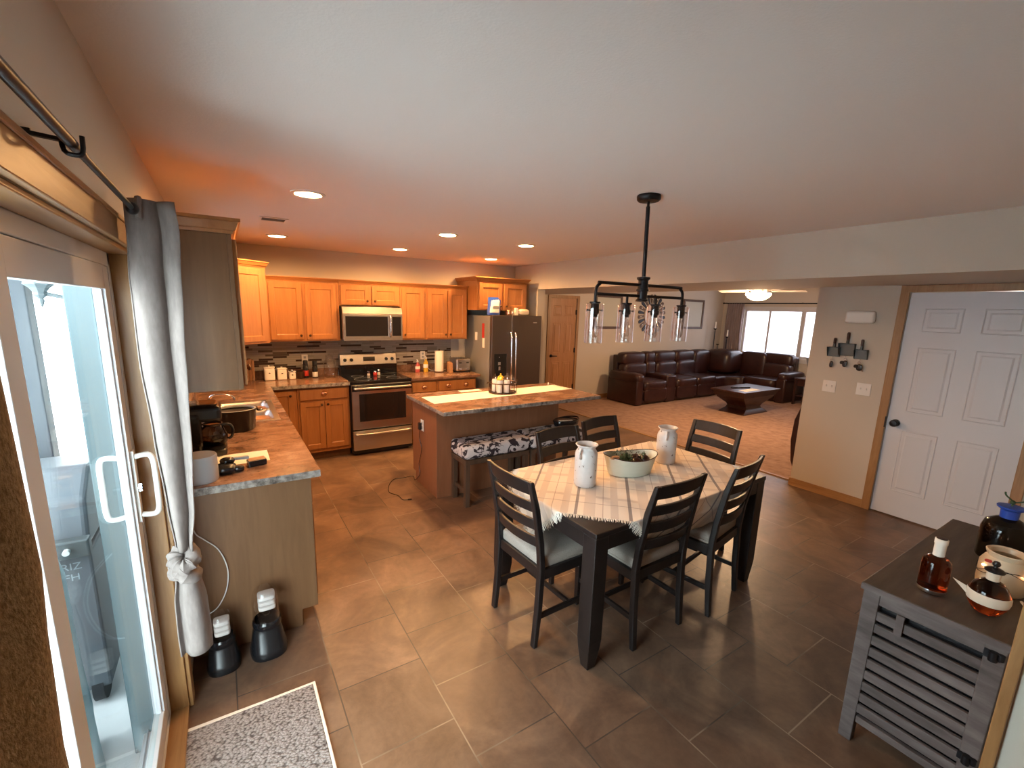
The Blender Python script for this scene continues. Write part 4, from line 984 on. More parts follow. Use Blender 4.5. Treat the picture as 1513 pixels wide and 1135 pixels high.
def cloth():
    th = R(45.5)-TR; U = Vector((cos(th), sin(th))); V = Vector((sin(th), -cos(th)))
    C0 = (XT.inverted() @ Vector((1.435,-4.075,0))).to_2d(); LU, LV = 1.50, 1.42; nu, nv = 150, 142
    def place(s, t):
        p = C0+U*s+V*t
        cx = min(max(p.x,TX0),TX1); cy = min(max(p.y,TY0),TY1); dx, dy = p.x-cx, p.y-cy; d = math.hypot(dx, dy)
        wr = .0012*sin(s*21+t*7)+.0010*sin(t*33-s*5)
        if d < 1e-6: return (p.x, p.y, TZ+.004+wr)
        nx, ny = dx/d, dy/d; a = .008
        drop = max(0, d-a*.4); k = min(1, d/.02)
        along = -ny*p.x+nx*p.y
        wave = (.006+.045*drop)*(sin(along*26+1.3)*.6+sin(along*11)*.4)*k*min(1,drop/.12)
        lean = .04 if dy < 0 and dx == 0 else .10
        o = a*k+lean*drop*.35+abs(wave)*.35+wave*.3
        if dy < 0 and dx == 0: o = min(o, .005)-max(0, min(drop,.235)-.09)*.45
        z = TZ+.004-drop*1.0+wr
        if d < .02: z = TZ+.004-drop*drop/.02*.8
        return (cx+nx*o, cy+ny*o, max(z, .532+.004*sin(along*40) if dy < 0 else .55))
    b = MB(XT); vs = []; uv = []
    for i in range(nu+1):
        for j in range(nv+1):
            s, t = LU*i/nu, LV*j/nv; vs.append(place(s, t)); uv.append((s, t))
    m = nv+1
    b.add(vs, [(i*m+j, i*m+j+1, (i+1)*m+j+1, (i+1)*m+j) for i in range(nu) for j in range(nv)])
    o = b.build('tablecloth', 'plaid_cloth', None, uvs=uv, solid=.002)
    for f in o.data.polygons: f.use_smooth = True
    tag(o, 'cream plaid cloth with fringed edges laid cornerwise over the dining table', 'tablecloth')
    fr = MB(XT); rnd = random.Random(3)
    def strand(s, t, ds, dt):
        P = []; j = (rnd.random()-.5)*.012
        L = .028+rnd.random()*.018
        for k in range(4):
            q = k/3*L; x, y, z = place(s+ds*q+dt*j*k/3, t+dt*q+ds*j*k/3); P.append((x, y, z+.0006))
        fr.tube(P, [.0026,.0023,.0018,.0009], 4)
    for i in range(190):
        q = (i+.5)/190
        strand(0, q*LV, -1, 0); strand(LU, q*LV, 1, 0); strand(q*LU, 0, 0, -1); strand(q*LU, LV, 0, 1)
    f = fr.build('fringe', 'paper', o); f['kind'] = 'stuff'
cloth()
def make_chair(label):
    t = thing('dining_chair', (0,0,0), label, 'chair', 'dark ladder-back dining chairs round the table')
    W = .215
    prof = [(-.243,0),(-.225,.20),(-.215,.45),(-.228,.60),(-.262,.80),(-.302,.955)]
    for s in (-1, 1):
        def rear(b):
            rings = []
            for k, (x, z) in enumerate(prof):
                d = .034 if 0 < k < 5 else .027; w = .036 if k < 4 else .032
                if k == 5: d = .024
                yc = s*(W-.018-(.010*max(0, (z-.5))*1.2))
                rings.append([(x-d/2,yc-w/2,z),(x+d/2,yc-w/2,z),(x+d/2,yc+w/2,z),(x-d/2,yc+w/2,z)])
            b.loft(rings)
        part('leg', 'espresso', t, rear, bevel=.006, seg=3)
        part('leg', 'espresso', t, lambda b: b.loft([[(.195,s*W-s*.004,0),(.222,s*W-s*.004,0),(.222,s*W-s*.032,0),(.195,s*W-s*.032,0)],[(.185,s*W,.42),(.225,s*W,.42),(.225,s*W-s*.038,.42),(.185,s*W-s*.038,.42)]]), bevel=.003)
        part('side_stretcher', 'espresso', t, lambda b: b.bar((-.225,s*(W-.018),.175),(.207,s*(W-.018),.175),.018,.030), bevel=.003)
    part('cross_stretcher', 'espresso', t, lambda b: b.bar((0,-W+.027,.175),(0,W-.027,.175),.018,.028), bevel=.003)
    part('seat_frame', 'espresso', t, lambda b: (b.box(-.20,.222,-W+.001,-W+.024,.395,.452), b.box(-.20,.222,W-.024,W-.001,.395,.452), b.box(.200,.2235,-W+.024,W-.024,.395,.452), b.box(-.222,-.200,-W+.035,W-.035,.395,.452)), bevel=.003)
    def seat(b):
        n = 16; top = []; x0, x1 = -.205, .235
        def ring(f, z, push):
            P = []
            for cx, cy, a0 in ((x1-.03,W-.012-.02,0),(x0+.02,W-.03-.01,90),(x0+.02,-W+.03+.01,180),(x1-.03,-W+.012+.02,270)):
                for k in range(5):
                    a = R(a0+k*22.5); P.append((cx+.02*cos(a)+(0), cy+.02*sin(a), z))
            c = ((x0+x1)/2, 0); return [(c[0]+(p[0]-c[0])*f, p[1]*f, z) for p in P]
        b.loft([ring(.985,.452,0), ring(1.0,.462,0), ring(1.0,.490,0), ring(.985,.503,0), ring(.95,.511,0), ring(.8,.519,0), ring(.4,.524,0), ring(.05,.525,0)])
    c = part('seat_cushion', 'cushion', t, seat, smooth=True)
    part('piping', 'cushion', c, lambda b: b.tube([(-.205,-W+.022,.466),(.215,-W+.013,.466),(.236,-W+.035,.466),(.236,W-.035,.466),(.215,W-.013,.466),(-.205,W-.022,.466)],.004,8), smooth=True)
    def xat(z):
        for (xa,za),(xb,zb) in zip(prof[:-1],prof[1:]):
            if za <= z <= zb: return xa+(xb-xa)*(z-za)/(zb-za)
    for z0, z1 in ((.575,.640),(.675,.742),(.777,.842),(.877,.957)):
        def rail(b):
            n = 14; rings = []
            yw = W-.034
            for i in range(n+1):
                q = -1+2*i/n; y = q*yw; cv = -.026*(1-q*q)
                crown_ = .006*(1-q*q) if z1 > .95 else 0
                xa, xb = xat(z0)+cv, xat(min(z1,.955))+cv; h = .0085
                rings.append([(xa-h,y,z0),(xa+h,y,z0),(xb+h,y,z1+crown_-.004),(xb-h,y,z1+crown_-.004)])
            b.loft(rings)
        part('back_rail', 'espresso', t, rail, bevel=.004, smooth=True)
    return t
ch = make_chair('dark ladder-back chair at the left end of the table, back toward the patio door')
spots = [((1.787,-4.070,0),2,None),
 ((2.197,-4.318,0),91,'dark chair on the near long side, directly right of the big near table leg'),
 ((2.764,-4.330,0),100,'dark chair on the near long side, closest to the white door'),
 ((3.165,-3.98,0),178,'dark chair at the right end of the table, facing the patio door'),
 ((2.799,-3.718,0),-84,'dark chair on the far long side, clear against the tan carpet'),
 ((2.285,-3.822,0),-85,'dark chair on the far long side, in front of the cow-print bench')]
for i, (loc, rz, lab) in enumerate(spots):
    if i == 0: ch.location = loc; ch.rotation_euler[2] = R(rz)
for loc, rz, lab in spots[1:]: dup(ch, loc, R(rz), lab)

CZ = TZ+.0085
def jug(x, y, label, rz):
    t = thing('milk_jug', (x,y,CZ), label, 'jug', 'white enamel jugs on the table')
    part('jug_body', 'enamel', t, lambda b: b.lathe([(r*.93,z) for r, z in [(.001,.0),(.066,.0),(.070,.004),(.0715,.02),(.0715,.195),(.068,.208),(.060,.219),(.055,.226),(.055,.234),(.066,.245),(.072,.251),(.069,.254),(.060,.247),(.051,.234),(.051,.226),(.062,.205),(.062,.02),(.001,.012)]],(x,y,CZ),44), smooth=True)
    for s in (-1, 1):
        ux, uy = cos(rz)*s, sin(rz)*s
        part('handle', 'enamel', t, lambda b: b.tube([(x+ux*.045,y+uy*.045,CZ+.228),(x+ux*.073,y+uy*.073,CZ+.226),(x+ux*.086,y+uy*.086,CZ+.205),(x+ux*.082,y+uy*.082,CZ+.185),(x+ux*.064,y+uy*.064,CZ+.176)],.0065,10,smooth=4), smooth=True)
jug(2.036,-4.075,'white chipped enamel milk jug at the near left of the tub',R(200))
jug(2.82,-4.035,'white chipped enamel milk jug at the far right of the tub',R(215))
def tub():
    cx, cy, z0 = 2.43,-4.065,CZ; rz = R(-17)
    t = thing('oval_tub', (cx,cy,z0), 'oval pale green-white tub of decorative greenery between the two jugs', 'tub')
    def ring(a, b_, z, wav=0):
        return [(cx+a*cos(q)*cos(rz)-b_*sin(q)*sin(rz), cy+a*cos(q)*sin(rz)+b_*sin(q)*cos(rz), z0+z+wav*cos(2*q)) for q in [2*pi*k/48 for k in range(48)]]
    part('tub_body', 'enamel_green', t, lambda b: b.loft([ring(.001,.001,0),ring(.142,.085,0),ring(.148,.089,.006),ring(.180,.110,.115,.010),ring(.186,.114,.122,.012),ring(.182,.111,.124,.012),ring(.172,.104,.115,.010),ring(.142,.084,.012),ring(.001,.001,.010)], caps=False), smooth=True)
    part('rim_wire', 'walnut', t, lambda b: b.tube(ring(.184,.112,.124,.012),.003,6,closed=True), smooth=True)
    rnd = random.Random(5)
    def loc(u, v): return (cx+u*cos(rz)-v*sin(rz), cy+u*sin(rz)+v*cos(rz))
    items = [(-.07,-.01,.043,.040,'dark_green','green knobbly gourd at the left in the oval tub','gourd'),(-.02,.035,.04,.038,'dark_green','dark green gourd at the middle back in the oval tub','gourd'),(.045,.01,.042,.036,'leather','dark red ball at the middle in the oval tub','ball'),(.095,-.015,.036,.034,'leather','dark red ball at the right end in the oval tub','ball'),(.02,-.045,.034,.03,'walnut','brown ball at the near side in the oval tub','ball')]
    for u, v, r, h, m, lab, cat in items:
        x, y = loc(u, v); o = thing('decorative_'+cat, (x,y,z0+.07), lab, cat, 'filling of the oval tub')
        part(cat+'_body', m, o, lambda b: b.sq((x,y,z0+.085),(2*r,2*r*.95,2*h),1,12,18), smooth=True)
        part('stem', 'bench_wood', o, lambda b: b.tube([(x,y,z0+.085+h*.9),(x+.004,y,z0+.085+h+.012)],[.005,.003],6), smooth=True)
    fb = MB()
    for k in range(110):
        a = rnd.random()*2*pi; q = rnd.random()**.5; u, v = .12*q*cos(a), .08*q*sin(a)
        if u > .03 and rnd.random() < .7: continue
        x, y = loc(u, v); z = z0+.085+rnd.random()*.045; d = Vector((rnd.uniform(-1,1),rnd.uniform(-1,1),rnd.uniform(.1,1))).normalized()*.03
        sdir = d.cross(Vector((0,0,1))).normalized()*.005
        p = Vector((x,y,z)); fb.loft([[p,p+sdir*.2,p+sdir*.1+Vector((0,0,.001))],[p+d*.5-sdir,p+d*.5+sdir,p+d*.5+Vector((0,0,.002))],[p+d,p+d+sdir*.1,p+d+Vector((0,0,.001))]])
    o = fb.build('leaf_sprigs', 'dark_green', None); tag(o, 'loose dark green sprigs filling the left half of the oval tub', 'greenery'); o['kind'] = 'stuff'
    x, y = loc(-.135,-.045)
    def ribbon(b): b.sq((x,y,z0+.125),(.075,.035,.022),.9,10,18)
    o = part('wooden_bird', 'board_wood', None, ribbon, smooth=True); tag(o, 'small reddish-brown wooden piece on the near left rim of the oval tub', 'ornament')
tub()

# ------------------------------------------------------------------ ceiling fittings
def chandelier():
    X, Y = 2.355, -4.12
    t = thing('chandelier', (X,Y,H), 'four-light black bar chandelier with clear glass cylinders over the dining table', 'chandelier')
    part('canopy', 'black_metal', t, lambda b: b.lathe([(.001,-.034),(.056,-.032),(.064,-.024),(.066,-.006),(.064,-.0005),(.001,-.0005)],(X-.01,Y,H),36), smooth=True)
    part('stem', 'black_metal', t, lambda b: (b.tube([(X-.01,Y,H-.03),(X-.01,Y,H-.075)],.008,12), b.tube([(X-.01,Y,H-.06),(X,Y,2.00)],.0115,14)), smooth=True)
    part('hub', 'black_metal', t, lambda b: b.lathe([(.001,1.855),(.036,1.857),(.036,1.866),(.028,1.872),(.030,1.915),(.036,1.918),(.036,1.926),(.030,1.930),(.028,1.975),(.038,1.985),(.038,1.995),(.012,1.999),(.001,1.999)],(X,Y,0),28), smooth=True)
    xs = [X-.366,X-.122,X+.122,X+.366]; L, Rr = xs[0], xs[3]
    part('upper_bar', 'black_metal', t, lambda b: b.tube([(L,Y,1.835),(L,Y,1.905),(L+.010,Y,1.930),(L+.035,Y,1.946),(L+.07,Y,1.95),(Rr-.07,Y,1.95),(Rr-.035,Y,1.946),(Rr-.010,Y,1.930),(Rr,Y,1.905),(Rr,Y,1.835)],.009,12,smooth=3), smooth=True)
    part('lower_bar', 'black_metal', t, lambda b: b.tube([(L,Y,1.888),(Rr,Y,1.888)],.0085,12), smooth=True)
    for i, x in enumerate(xs):
        def sock(b):
            if i in (1, 2): b.tube([(x,Y,1.888),(x,Y,1.84)],.0075,12)
            b.lathe([(.001,1.846),(.030,1.846),(.030,1.838),(.023,1.834),(.023,1.808),(.026,1.806),(.026,1.785),(.018,1.778),(.018,1.765),(.001,1.765)],(x,Y,0),24)
        s = part('socket', 'black_metal', t, sock, smooth=True)
        part('thumb_screw', 'black_metal', s, lambda b: (b.tube([(x-.052,Y,1.800),(x+.052,Y,1.800)],.003,8), b.sq((x-.054,Y,1.800),(.008,.012,.012),1,8,10), b.sq((x+.054,Y,1.800),(.008,.012,.012),1,8,10)), smooth=True)
        part('glass_shade', 'clear_glass', s, lambda b: b.lathe([(.048,1.835),(.048,1.622),(.0455,1.622),(.0455,1.835)],(x,Y,0),36,caps=False).lathe([(.048,1.835),(.0455,1.835)],(x,Y,0),36,caps=False).lathe([(.048,1.622),(.0455,1.622)],(x,Y,0),36,caps=False), smooth=True)
        bl = part('bulb', 'bulb_glass', s, lambda b: b.lathe([(.012,1.765),(.013,1.752),(.022,1.72),(.028,1.69),(.026,1.665),(.012,1.645),(.001,1.642)],(x,Y,0),22,caps=False), smooth=True)
        part('filament', 'copper', bl, lambda b: b.tube([(x-.006,Y,1.76),(x-.009,Y,1.70),(x-.003,Y,1.672),(x+.004,Y,1.70),(x+.009,Y,1.672),(x+.006,Y,1.76)],.0011,5), smooth=True)
chandelier()
CANS = [(.756,-2.92,'recessed ceiling light closest to the camera, above the left counter end'),(.78,-.92,'recessed ceiling light beside the ceiling vent, above the corner cabinet'),(2.05,-.80,'recessed ceiling light in front of the microwave'),(2.04,-2.11,'recessed ceiling light over the near left part of the island'),(3.31,-.70,'smallest-looking recessed ceiling light in front of the refrigerator cabinet'),(2.95,-2.03,'recessed ceiling light over the right part of the island')]
for x, y, lab in CANS:
    t = thing('recessed_light', (x,y,H), lab, 'ceiling light', 'recessed lights in the kitchen ceiling')
    part('trim_ring', 'white_plastic', t, lambda b: b.lathe([(.074,-.0005),(.098,-.0005),(.096,-.006),(.078,-.009),(.074,-.004)],(x,y,H),40,caps=False), smooth=True)
    part('lamp_lens', 'lamp_face', t, lambda b: b.lathe([(.001,-.014),(.05,-.0125),(.068,-.008),(.0735,-.0025),(.0735,-.0008),(.001,-.0008)],(x,y,H),36), smooth=True)
    l = bpy.data.lights.new('recessed_lamp', 'SPOT'); l.energy = 43; l.color = (1.0,.52,.19); l.spot_size = R(176); l.spot_blend = .55; l.shadow_soft_size = .05
    o = bpy.data.objects.new('recessed_lamp', l); COL.objects.link(o); o.location = (x,y,H-.035)
def vent(x, y):
    t = thing('ceiling_vent', (x,y,H), 'small white louvered air vent in the kitchen ceiling', 'vent')
    part('vent_frame', 'white_plastic', t, lambda b: (b.box(x-.10,x+.10,y-.085,y-.065,H-.007,H-.0005), b.box(x-.10,x+.10,y+.065,y+.085,H-.007,H-.0005), b.box(x-.10,x-.08,y-.065,y+.065,H-.007,H-.0005), b.box(x+.08,x+.10,y-.065,y+.065,H-.007,H-.0005)), bevel=.002)
    part('vent_louvers', 'grey_white', t, lambda b: [b.hexa([(x-.08,y-.062+k*.0157,H-.006),(x+.08,y-.062+k*.0157,H-.006),(x+.08,y-.055+k*.0157,H-.0045),(x-.08,y-.055+k*.0157,H-.0045)],[(x-.08,y-.062+k*.0157,H-.0052),(x+.08,y-.062+k*.0157,H-.0052),(x+.08,y-.055+k*.0157,H-.001),(x-.08,y-.055+k*.0157,H-.001)]) for k in range(8)])
vent(.665,-1.86)

# ------------------------------------------------------------------ things on the right wall (plane x = XW, facing -x)
b = MB(); b.box(XW-.05,XW-.0005,-4.245,-4.01,1.75,1.862); o = b.build('door_chime', 'white_plastic', None, bevel=.022, seg=4); tag(o, 'white rounded chime box high on the wall left of the white door', 'door chime')
def scoop(y, zt, w, h, hl, label, depth=.045):
    t = thing('wall_scoop', (XW,y,zt), label, 'wall hook', 'old scoops used as key hooks')
    z1 = zt-hl; z0 = z1-h
    part('handle', 'walnut', t, lambda b: b.tube([(XW-.02,y,zt),(XW-.022,y,zt-.01),(XW-.022,y,z1+.04),(XW-.020,y,z1+.035)],[.009,.013,.012,.009],12), smooth=True)
    part('ferrule', 'grey_metal', t, lambda b: b.tube([(XW-.02,y,z1+.045),(XW-.018,y,z1-.005)],[.010,.014],12), smooth=True)
    def pan(b):
        b.box(XW-.006,XW-.001,y-w/2,y+w/2,z0,z1); b.box(XW-depth,XW-.001,y-w/2,y+w/2,z1-.004,z1)
        for s in (-1, 1): b.prism([(XW-depth,z1),(XW-.001,z1),(XW-.001,z0),(XW-.012,z0)], 'y', y+s*w/2-.002, y+s*w/2+.002)
        b.box(XW-.012,XW-.001,y-w/2,y+w/2,z0,z0+.003)
    part('scoop_pan', 'grey_metal', t, pan, bevel=.0015)
    part('hook', 'chrome', t, lambda b: b.tube([(XW-.008,y,z0+.004),(XW-.012,y,z0-.03),(XW-.022,y,z0-.038),(XW-.026,y,z0-.028)],.0022,6), smooth=True)
    return z0
za = scoop(-3.952,1.600,.105,.092,.088,'left and plainest of the three metal scoops on the wall')
zb = scoop(-4.058,1.660,.135,.118,.105,'middle and largest of the three metal scoops on the wall, bluish grey pan')
zc = scoop(-4.178,1.600,.105,.090,.095,'right and darkest of the three metal scoops, nearest the white door')
def keys_(y, z, k, label):
    t = thing('key_bunch', (XW-.024,y,z), label, 'keys', 'key bunches under the scoops')
    part('key_ring', 'chrome', t, lambda b: b.tube([(XW-.024,y+.012*cos(a*pi/8),z-.012+.012*sin(a*pi/8)) for a in range(16)],.0016,6,closed=True), smooth=True)
    part('key_fob', 'black_plastic', t, lambda b: b.sq((XW-.026,y-.004*k,z-.055),(.014,.030+.010*k,.062),.7,12,18), smooth=True)
    part('key_blade', 'chrome' if k != 2 else 'board_wood', t, lambda b: b.bar((XW-.020,y-.004,z-.025),(XW-.018,y-.012-.012*k,z-.085-.004*k),.010,.002))
    if k > 0: part('key_fob', 'rubber', t, lambda b: b.sq((XW-.030,y+.018,z-.045),(.012,.040,.034),.8,10,16), smooth=True)
keys_(-3.952, za-.022, 0, 'smallest key bunch, hanging under the left scoop')
keys_(-4.062, zb-.022, 1, 'black car-fob key bunch hanging under the middle scoop')
keys_(-4.180, zc-.022, 2, 'key bunch with a tan tag hanging under the right scoop')
def switch(y, z, label, w=.115):
    t = thing('light_switch', (XW,y,z), label, 'light switch', 'double switch plates on the right wall')
    part('switch_plate', 'white_plastic', t, lambda b: b.box(XW-.006,XW-.0005,y-w/2,y+w/2,z-.058,z+.058), bevel=.003)
    for s in (-1, 1): part('toggle', 'white_plastic', t, lambda b: (b.box(XW-.016,XW-.006,y+s*.023-.004,y+s*.023+.004,z-.002,z+.012), b.box(XW-.0072,XW-.006,y+s*.023-.007,y+s*.023+.007,z-.014,z+.014)), bevel=.001)
switch(-3.957,1.122,'double light switch plate nearer the living room opening, below the left scoop')
switch(-4.243,1.136,'double light switch plate nearer the white door, below the right scoop')

# ------------------------------------------------------------------ slatted console by the near wall
def console():
    x0,x1,y0,y1,zt = 2.405,3.55,-5.772,-5.365,.735
    t = thing('slatted_console', ((x0+x1)/2,(y0+y1)/2,0), 'weathered grey slatted wooden console with a dark plank top', 'console cabinet')
    part('console_top', 'topwood', t, lambda b: b.box(x0-.008,x1,y0-.005,y1+.008,zt-.026,zt), bevel=.004)
    part('top_edge', 'greywood', t, lambda b: b.box(x0-.012,x0-.0075,y0-.005,y1+.008,zt-.028,zt-.002), bevel=.001)
    for x in (x0,x1-.05):
        for y in (y0,y1-.055):
            part('leg', 'greywood', t, lambda b: b.hexa([(x+.004,y+.004,0),(x+.046,y+.004,0),(x+.046,y+.05,0),(x+.004,y+.05,0)],[(x,y,zt-.026),(x+.05,y,zt-.026),(x+.05,y+.055,zt-.026),(x,y+.055,zt-.026)]), bevel=.003)
    part('top_rail', 'greywood', t, lambda b: b.box(x0+.003,x0+.026,y0+.055,y1-.055,zt-.075,zt-.026), bevel=.002)
    part('bottom_rail', 'greywood', t, lambda b: b.box(x0+.003,x0+.026,y0+.055,y1-.055,.105,.135), bevel=.002)
    n = 9; za, zb = .150, zt-.090; p = (zb-za)/n
    for k in range(n):
        z = za+k*p
        part('slat', 'greywood', t, lambda b: b.box(x0+.006,x0+.022,y0+.050,y1-.050,z,z+p-.016), bevel=.0025)
        part('slat', 'greywood', t, lambda b: b.box(x0+.05,x1-.05,y1-.022,y1-.006,z,z+p-.016), bevel=.0025)
    part('back_panel', 'black_plastic', t, lambda b: (b.box(x0+.032,x0+.036,y0+.05,y1-.05,.11,zt-.03), b.box(x0+.05,x1-.05,y1-.036,y1-.032,.11,zt-.03)))
    for z in (.655,.23): part('hinge', 'black_metal', t, lambda b: (b.cyl((x0-.010,y0+.03,z),.012,.034,14), b.box(x0-.004,x0,y0+.012,y0+.055,z+.002,z+.032), b.cyl((x0-.010,y0+.012,z+.012),.009,.022,12)), smooth=True)
    part('latch_block', 'greywood', t, lambda b: b.box(x0-.004,x0+.006,y1-.14,y1-.115,.575,.66), bevel=.001)
console()
KZ = .7355
def whiskey_a():
    x, y = 2.565,-5.525
    t = thing('liquor_bottle', (x,y,KZ), 'amber liquor bottle with a white wrapped neck at the front of the console', 'bottle')
    part('bottle_glass', 'whiskey', t, lambda b: b.lathe([(.001,.0),(.038,.0),(.043,.005),(.045,.03),(.045,.115),(.041,.135),(.028,.148),(.017,.154),(.0155,.165),(.001,.165)],(x,y,KZ),40), smooth=True)
    part('base_band', 'chrome', t, lambda b: b.lathe([(.0438,.004),(.0455,.006),(.0458,.018),(.0455,.02)],(x,y,KZ),40,caps=False), smooth=True)
    part('neck_wrap', 'paper', t, lambda b: b.lathe([(.0175,.152),(.018,.155),(.0185,.20),(.0205,.203),(.0205,.222),(.019,.224),(.001,.224)],(x,y,KZ),30), smooth=True)
    part('stopper_top', 'walnut', t, lambda b: b.lathe([(.001,.2242),(.017,.2242),(.017,.227),(.001,.227)],(x,y,KZ),24), smooth=True)
whiskey_a()
def whiskey_b():
    x, y = 2.575,-5.675
    t = thing('liquor_bottle', (x,y,KZ), 'squat round amber bottle with a cream paper band and black ball stopper', 'bottle')
    prof = [(.001,.0),(.030,.0),(.038,.006),(.052,.030),(.058,.055),(.056,.08),(.046,.105),(.030,.122),(.018,.130),(.016,.14),(.001,.14)]
    part('bottle_glass', 'whiskey', t, lambda b: b.lathe(prof,(x,y,KZ),44), smooth=True)
    lb = part('label_band', 'label_paper', t, lambda b: b.lathe([(.0565,.044),(.0598,.058),(.0592,.074),(.0570,.082)],(x,y,KZ),44,caps=False), smooth=True)
    part('label_flag', 'label_paper', lb, lambda b: b.add([(x-.02,y+.056,KZ+.080),(x-.03,y+.050,KZ+.055),(x-.028,y+.095,KZ+.095),(x-.021,y+.0565,KZ+.080),(x-.031,y+.0505,KZ+.055),(x-.029,y+.0955,KZ+.095)],[(0,1,2),(5,4,3),(0,2,5,3),(0,3,4,1),(1,4,5,2)]))
    part('neck_wrap', 'label_paper', t, lambda b: b.lathe([(.0185,.130),(.019,.133),(.0195,.162),(.001,.163)],(x,y,KZ),28), smooth=True)
    part('stopper', 'black_plastic', t, lambda b: b.lathe([(.001,.163),(.027,.163),(.028,.168),(.020,.174),(.007,.179),(.006,.183),(.010,.186),(.0115,.193),(.008,.201),(.001,.203)],(x,y,KZ),26), smooth=True)
whiskey_b()
def crock():
    x, y = 2.83,-5.665
    t = thing('stoneware_crock', (x,y,KZ), 'cream stoneware jar with an open mouth behind the round amber bottle', 'jar')
    part('crock_body', 'crock', t, lambda b: b.lathe([(.001,0),(.066,0),(.070,.005),(.073,.03),(.073,.105),(.062,.128),(.054,.138),(.060,.150),(.062,.158),(.058,.161),(.050,.157),(.046,.14),(.060,.12),(.060,.01),(.001,.008)],(x,y,KZ),44), smooth=True)
    part('stamp', 'red', t, lambda b: b.sq((x-.060,y+.038,KZ+.122),(.012,.022,.012),.7,8,14))
    f = thing('fairy_lights', (x,y,KZ+.1), 'string of tiny warm bulbs wound round the cream stoneware jar', 'string lights')
    P = []
    for k in range(26): a = k*.42; P.append((x+.0765*cos(a), y+.0765*sin(a), KZ+.085+.02*sin(k*.9)))
    part('light_wire', 'black_metal', f, lambda b: b.tube(P,.0012,6,smooth=3), smooth=True)
    for dx, dy, z in ((-.060,.050,.100),(-.050,-.064,.095),(.03,.073,.09),(.06,-.05,.10)):
        part('tiny_bulb', 'fairy', f, lambda b: b.sq((x+dx,y+dy,KZ+z),(.008,.008,.008),1,8,10), smooth=True)
crock()
b = MB(); b.tube([(2.76,-5.735,.745),(2.70,-5.765,.742),(2.66,-5.768,.742)],.004,8,smooth=3); o = b.build('power_cord', 'white_plastic', None, smooth=True); tag(o, 'short white cord on the console top behind the round bottle', 'cord')
def bluejug():
    x, y = 3.17,-5.60
    t = thing('dark_jug', (x,y,KZ), 'dark brown glass jug with a blue cap behind the stoneware jar', 'jug')
    part('jug_body', 'smoke_glass', t, lambda b: b.lathe([(.001,0),(.075,0),(.080,.01),(.080,.14),(.070,.175),(.040,.195),(.028,.20),(.001,.20)],(x,y,KZ),36), smooth=True)
    part('jug_liquid', 'walnut', t, lambda b: b.lathe([(.001,.003),(.073,.003),(.076,.02),(.076,.135),(.06,.17),(.001,.172)],(x,y,KZ),30), smooth=True)
    part('blue_cap', 'blue', t, lambda b: b.lathe([(.030,.198),(.031,.235),(.045,.245),(.046,.252),(.001,.254)],(x,y,KZ),26), smooth=True)
    o = thing('twig_sprig', (x,y,KZ+.254), 'little dark twig sprig standing up from the blue cap', 'plant')
    part('twigs', 'dark_green', o, lambda b: (b.tube([(x,y,KZ+.252),(x,y,KZ+.275),(x-.012,y+.022,KZ+.30),(x-.014,y+.026,KZ+.315)],.0035,6,smooth=3), b.tube([(x,y,KZ+.27),(x,y-.03,KZ+.285),(x+.005,y-.05,KZ+.30)],.003,6,smooth=3), b.sq((x,y,KZ+.272),(.022,.02,.02),1,8,10)), smooth=True)
bluejug()

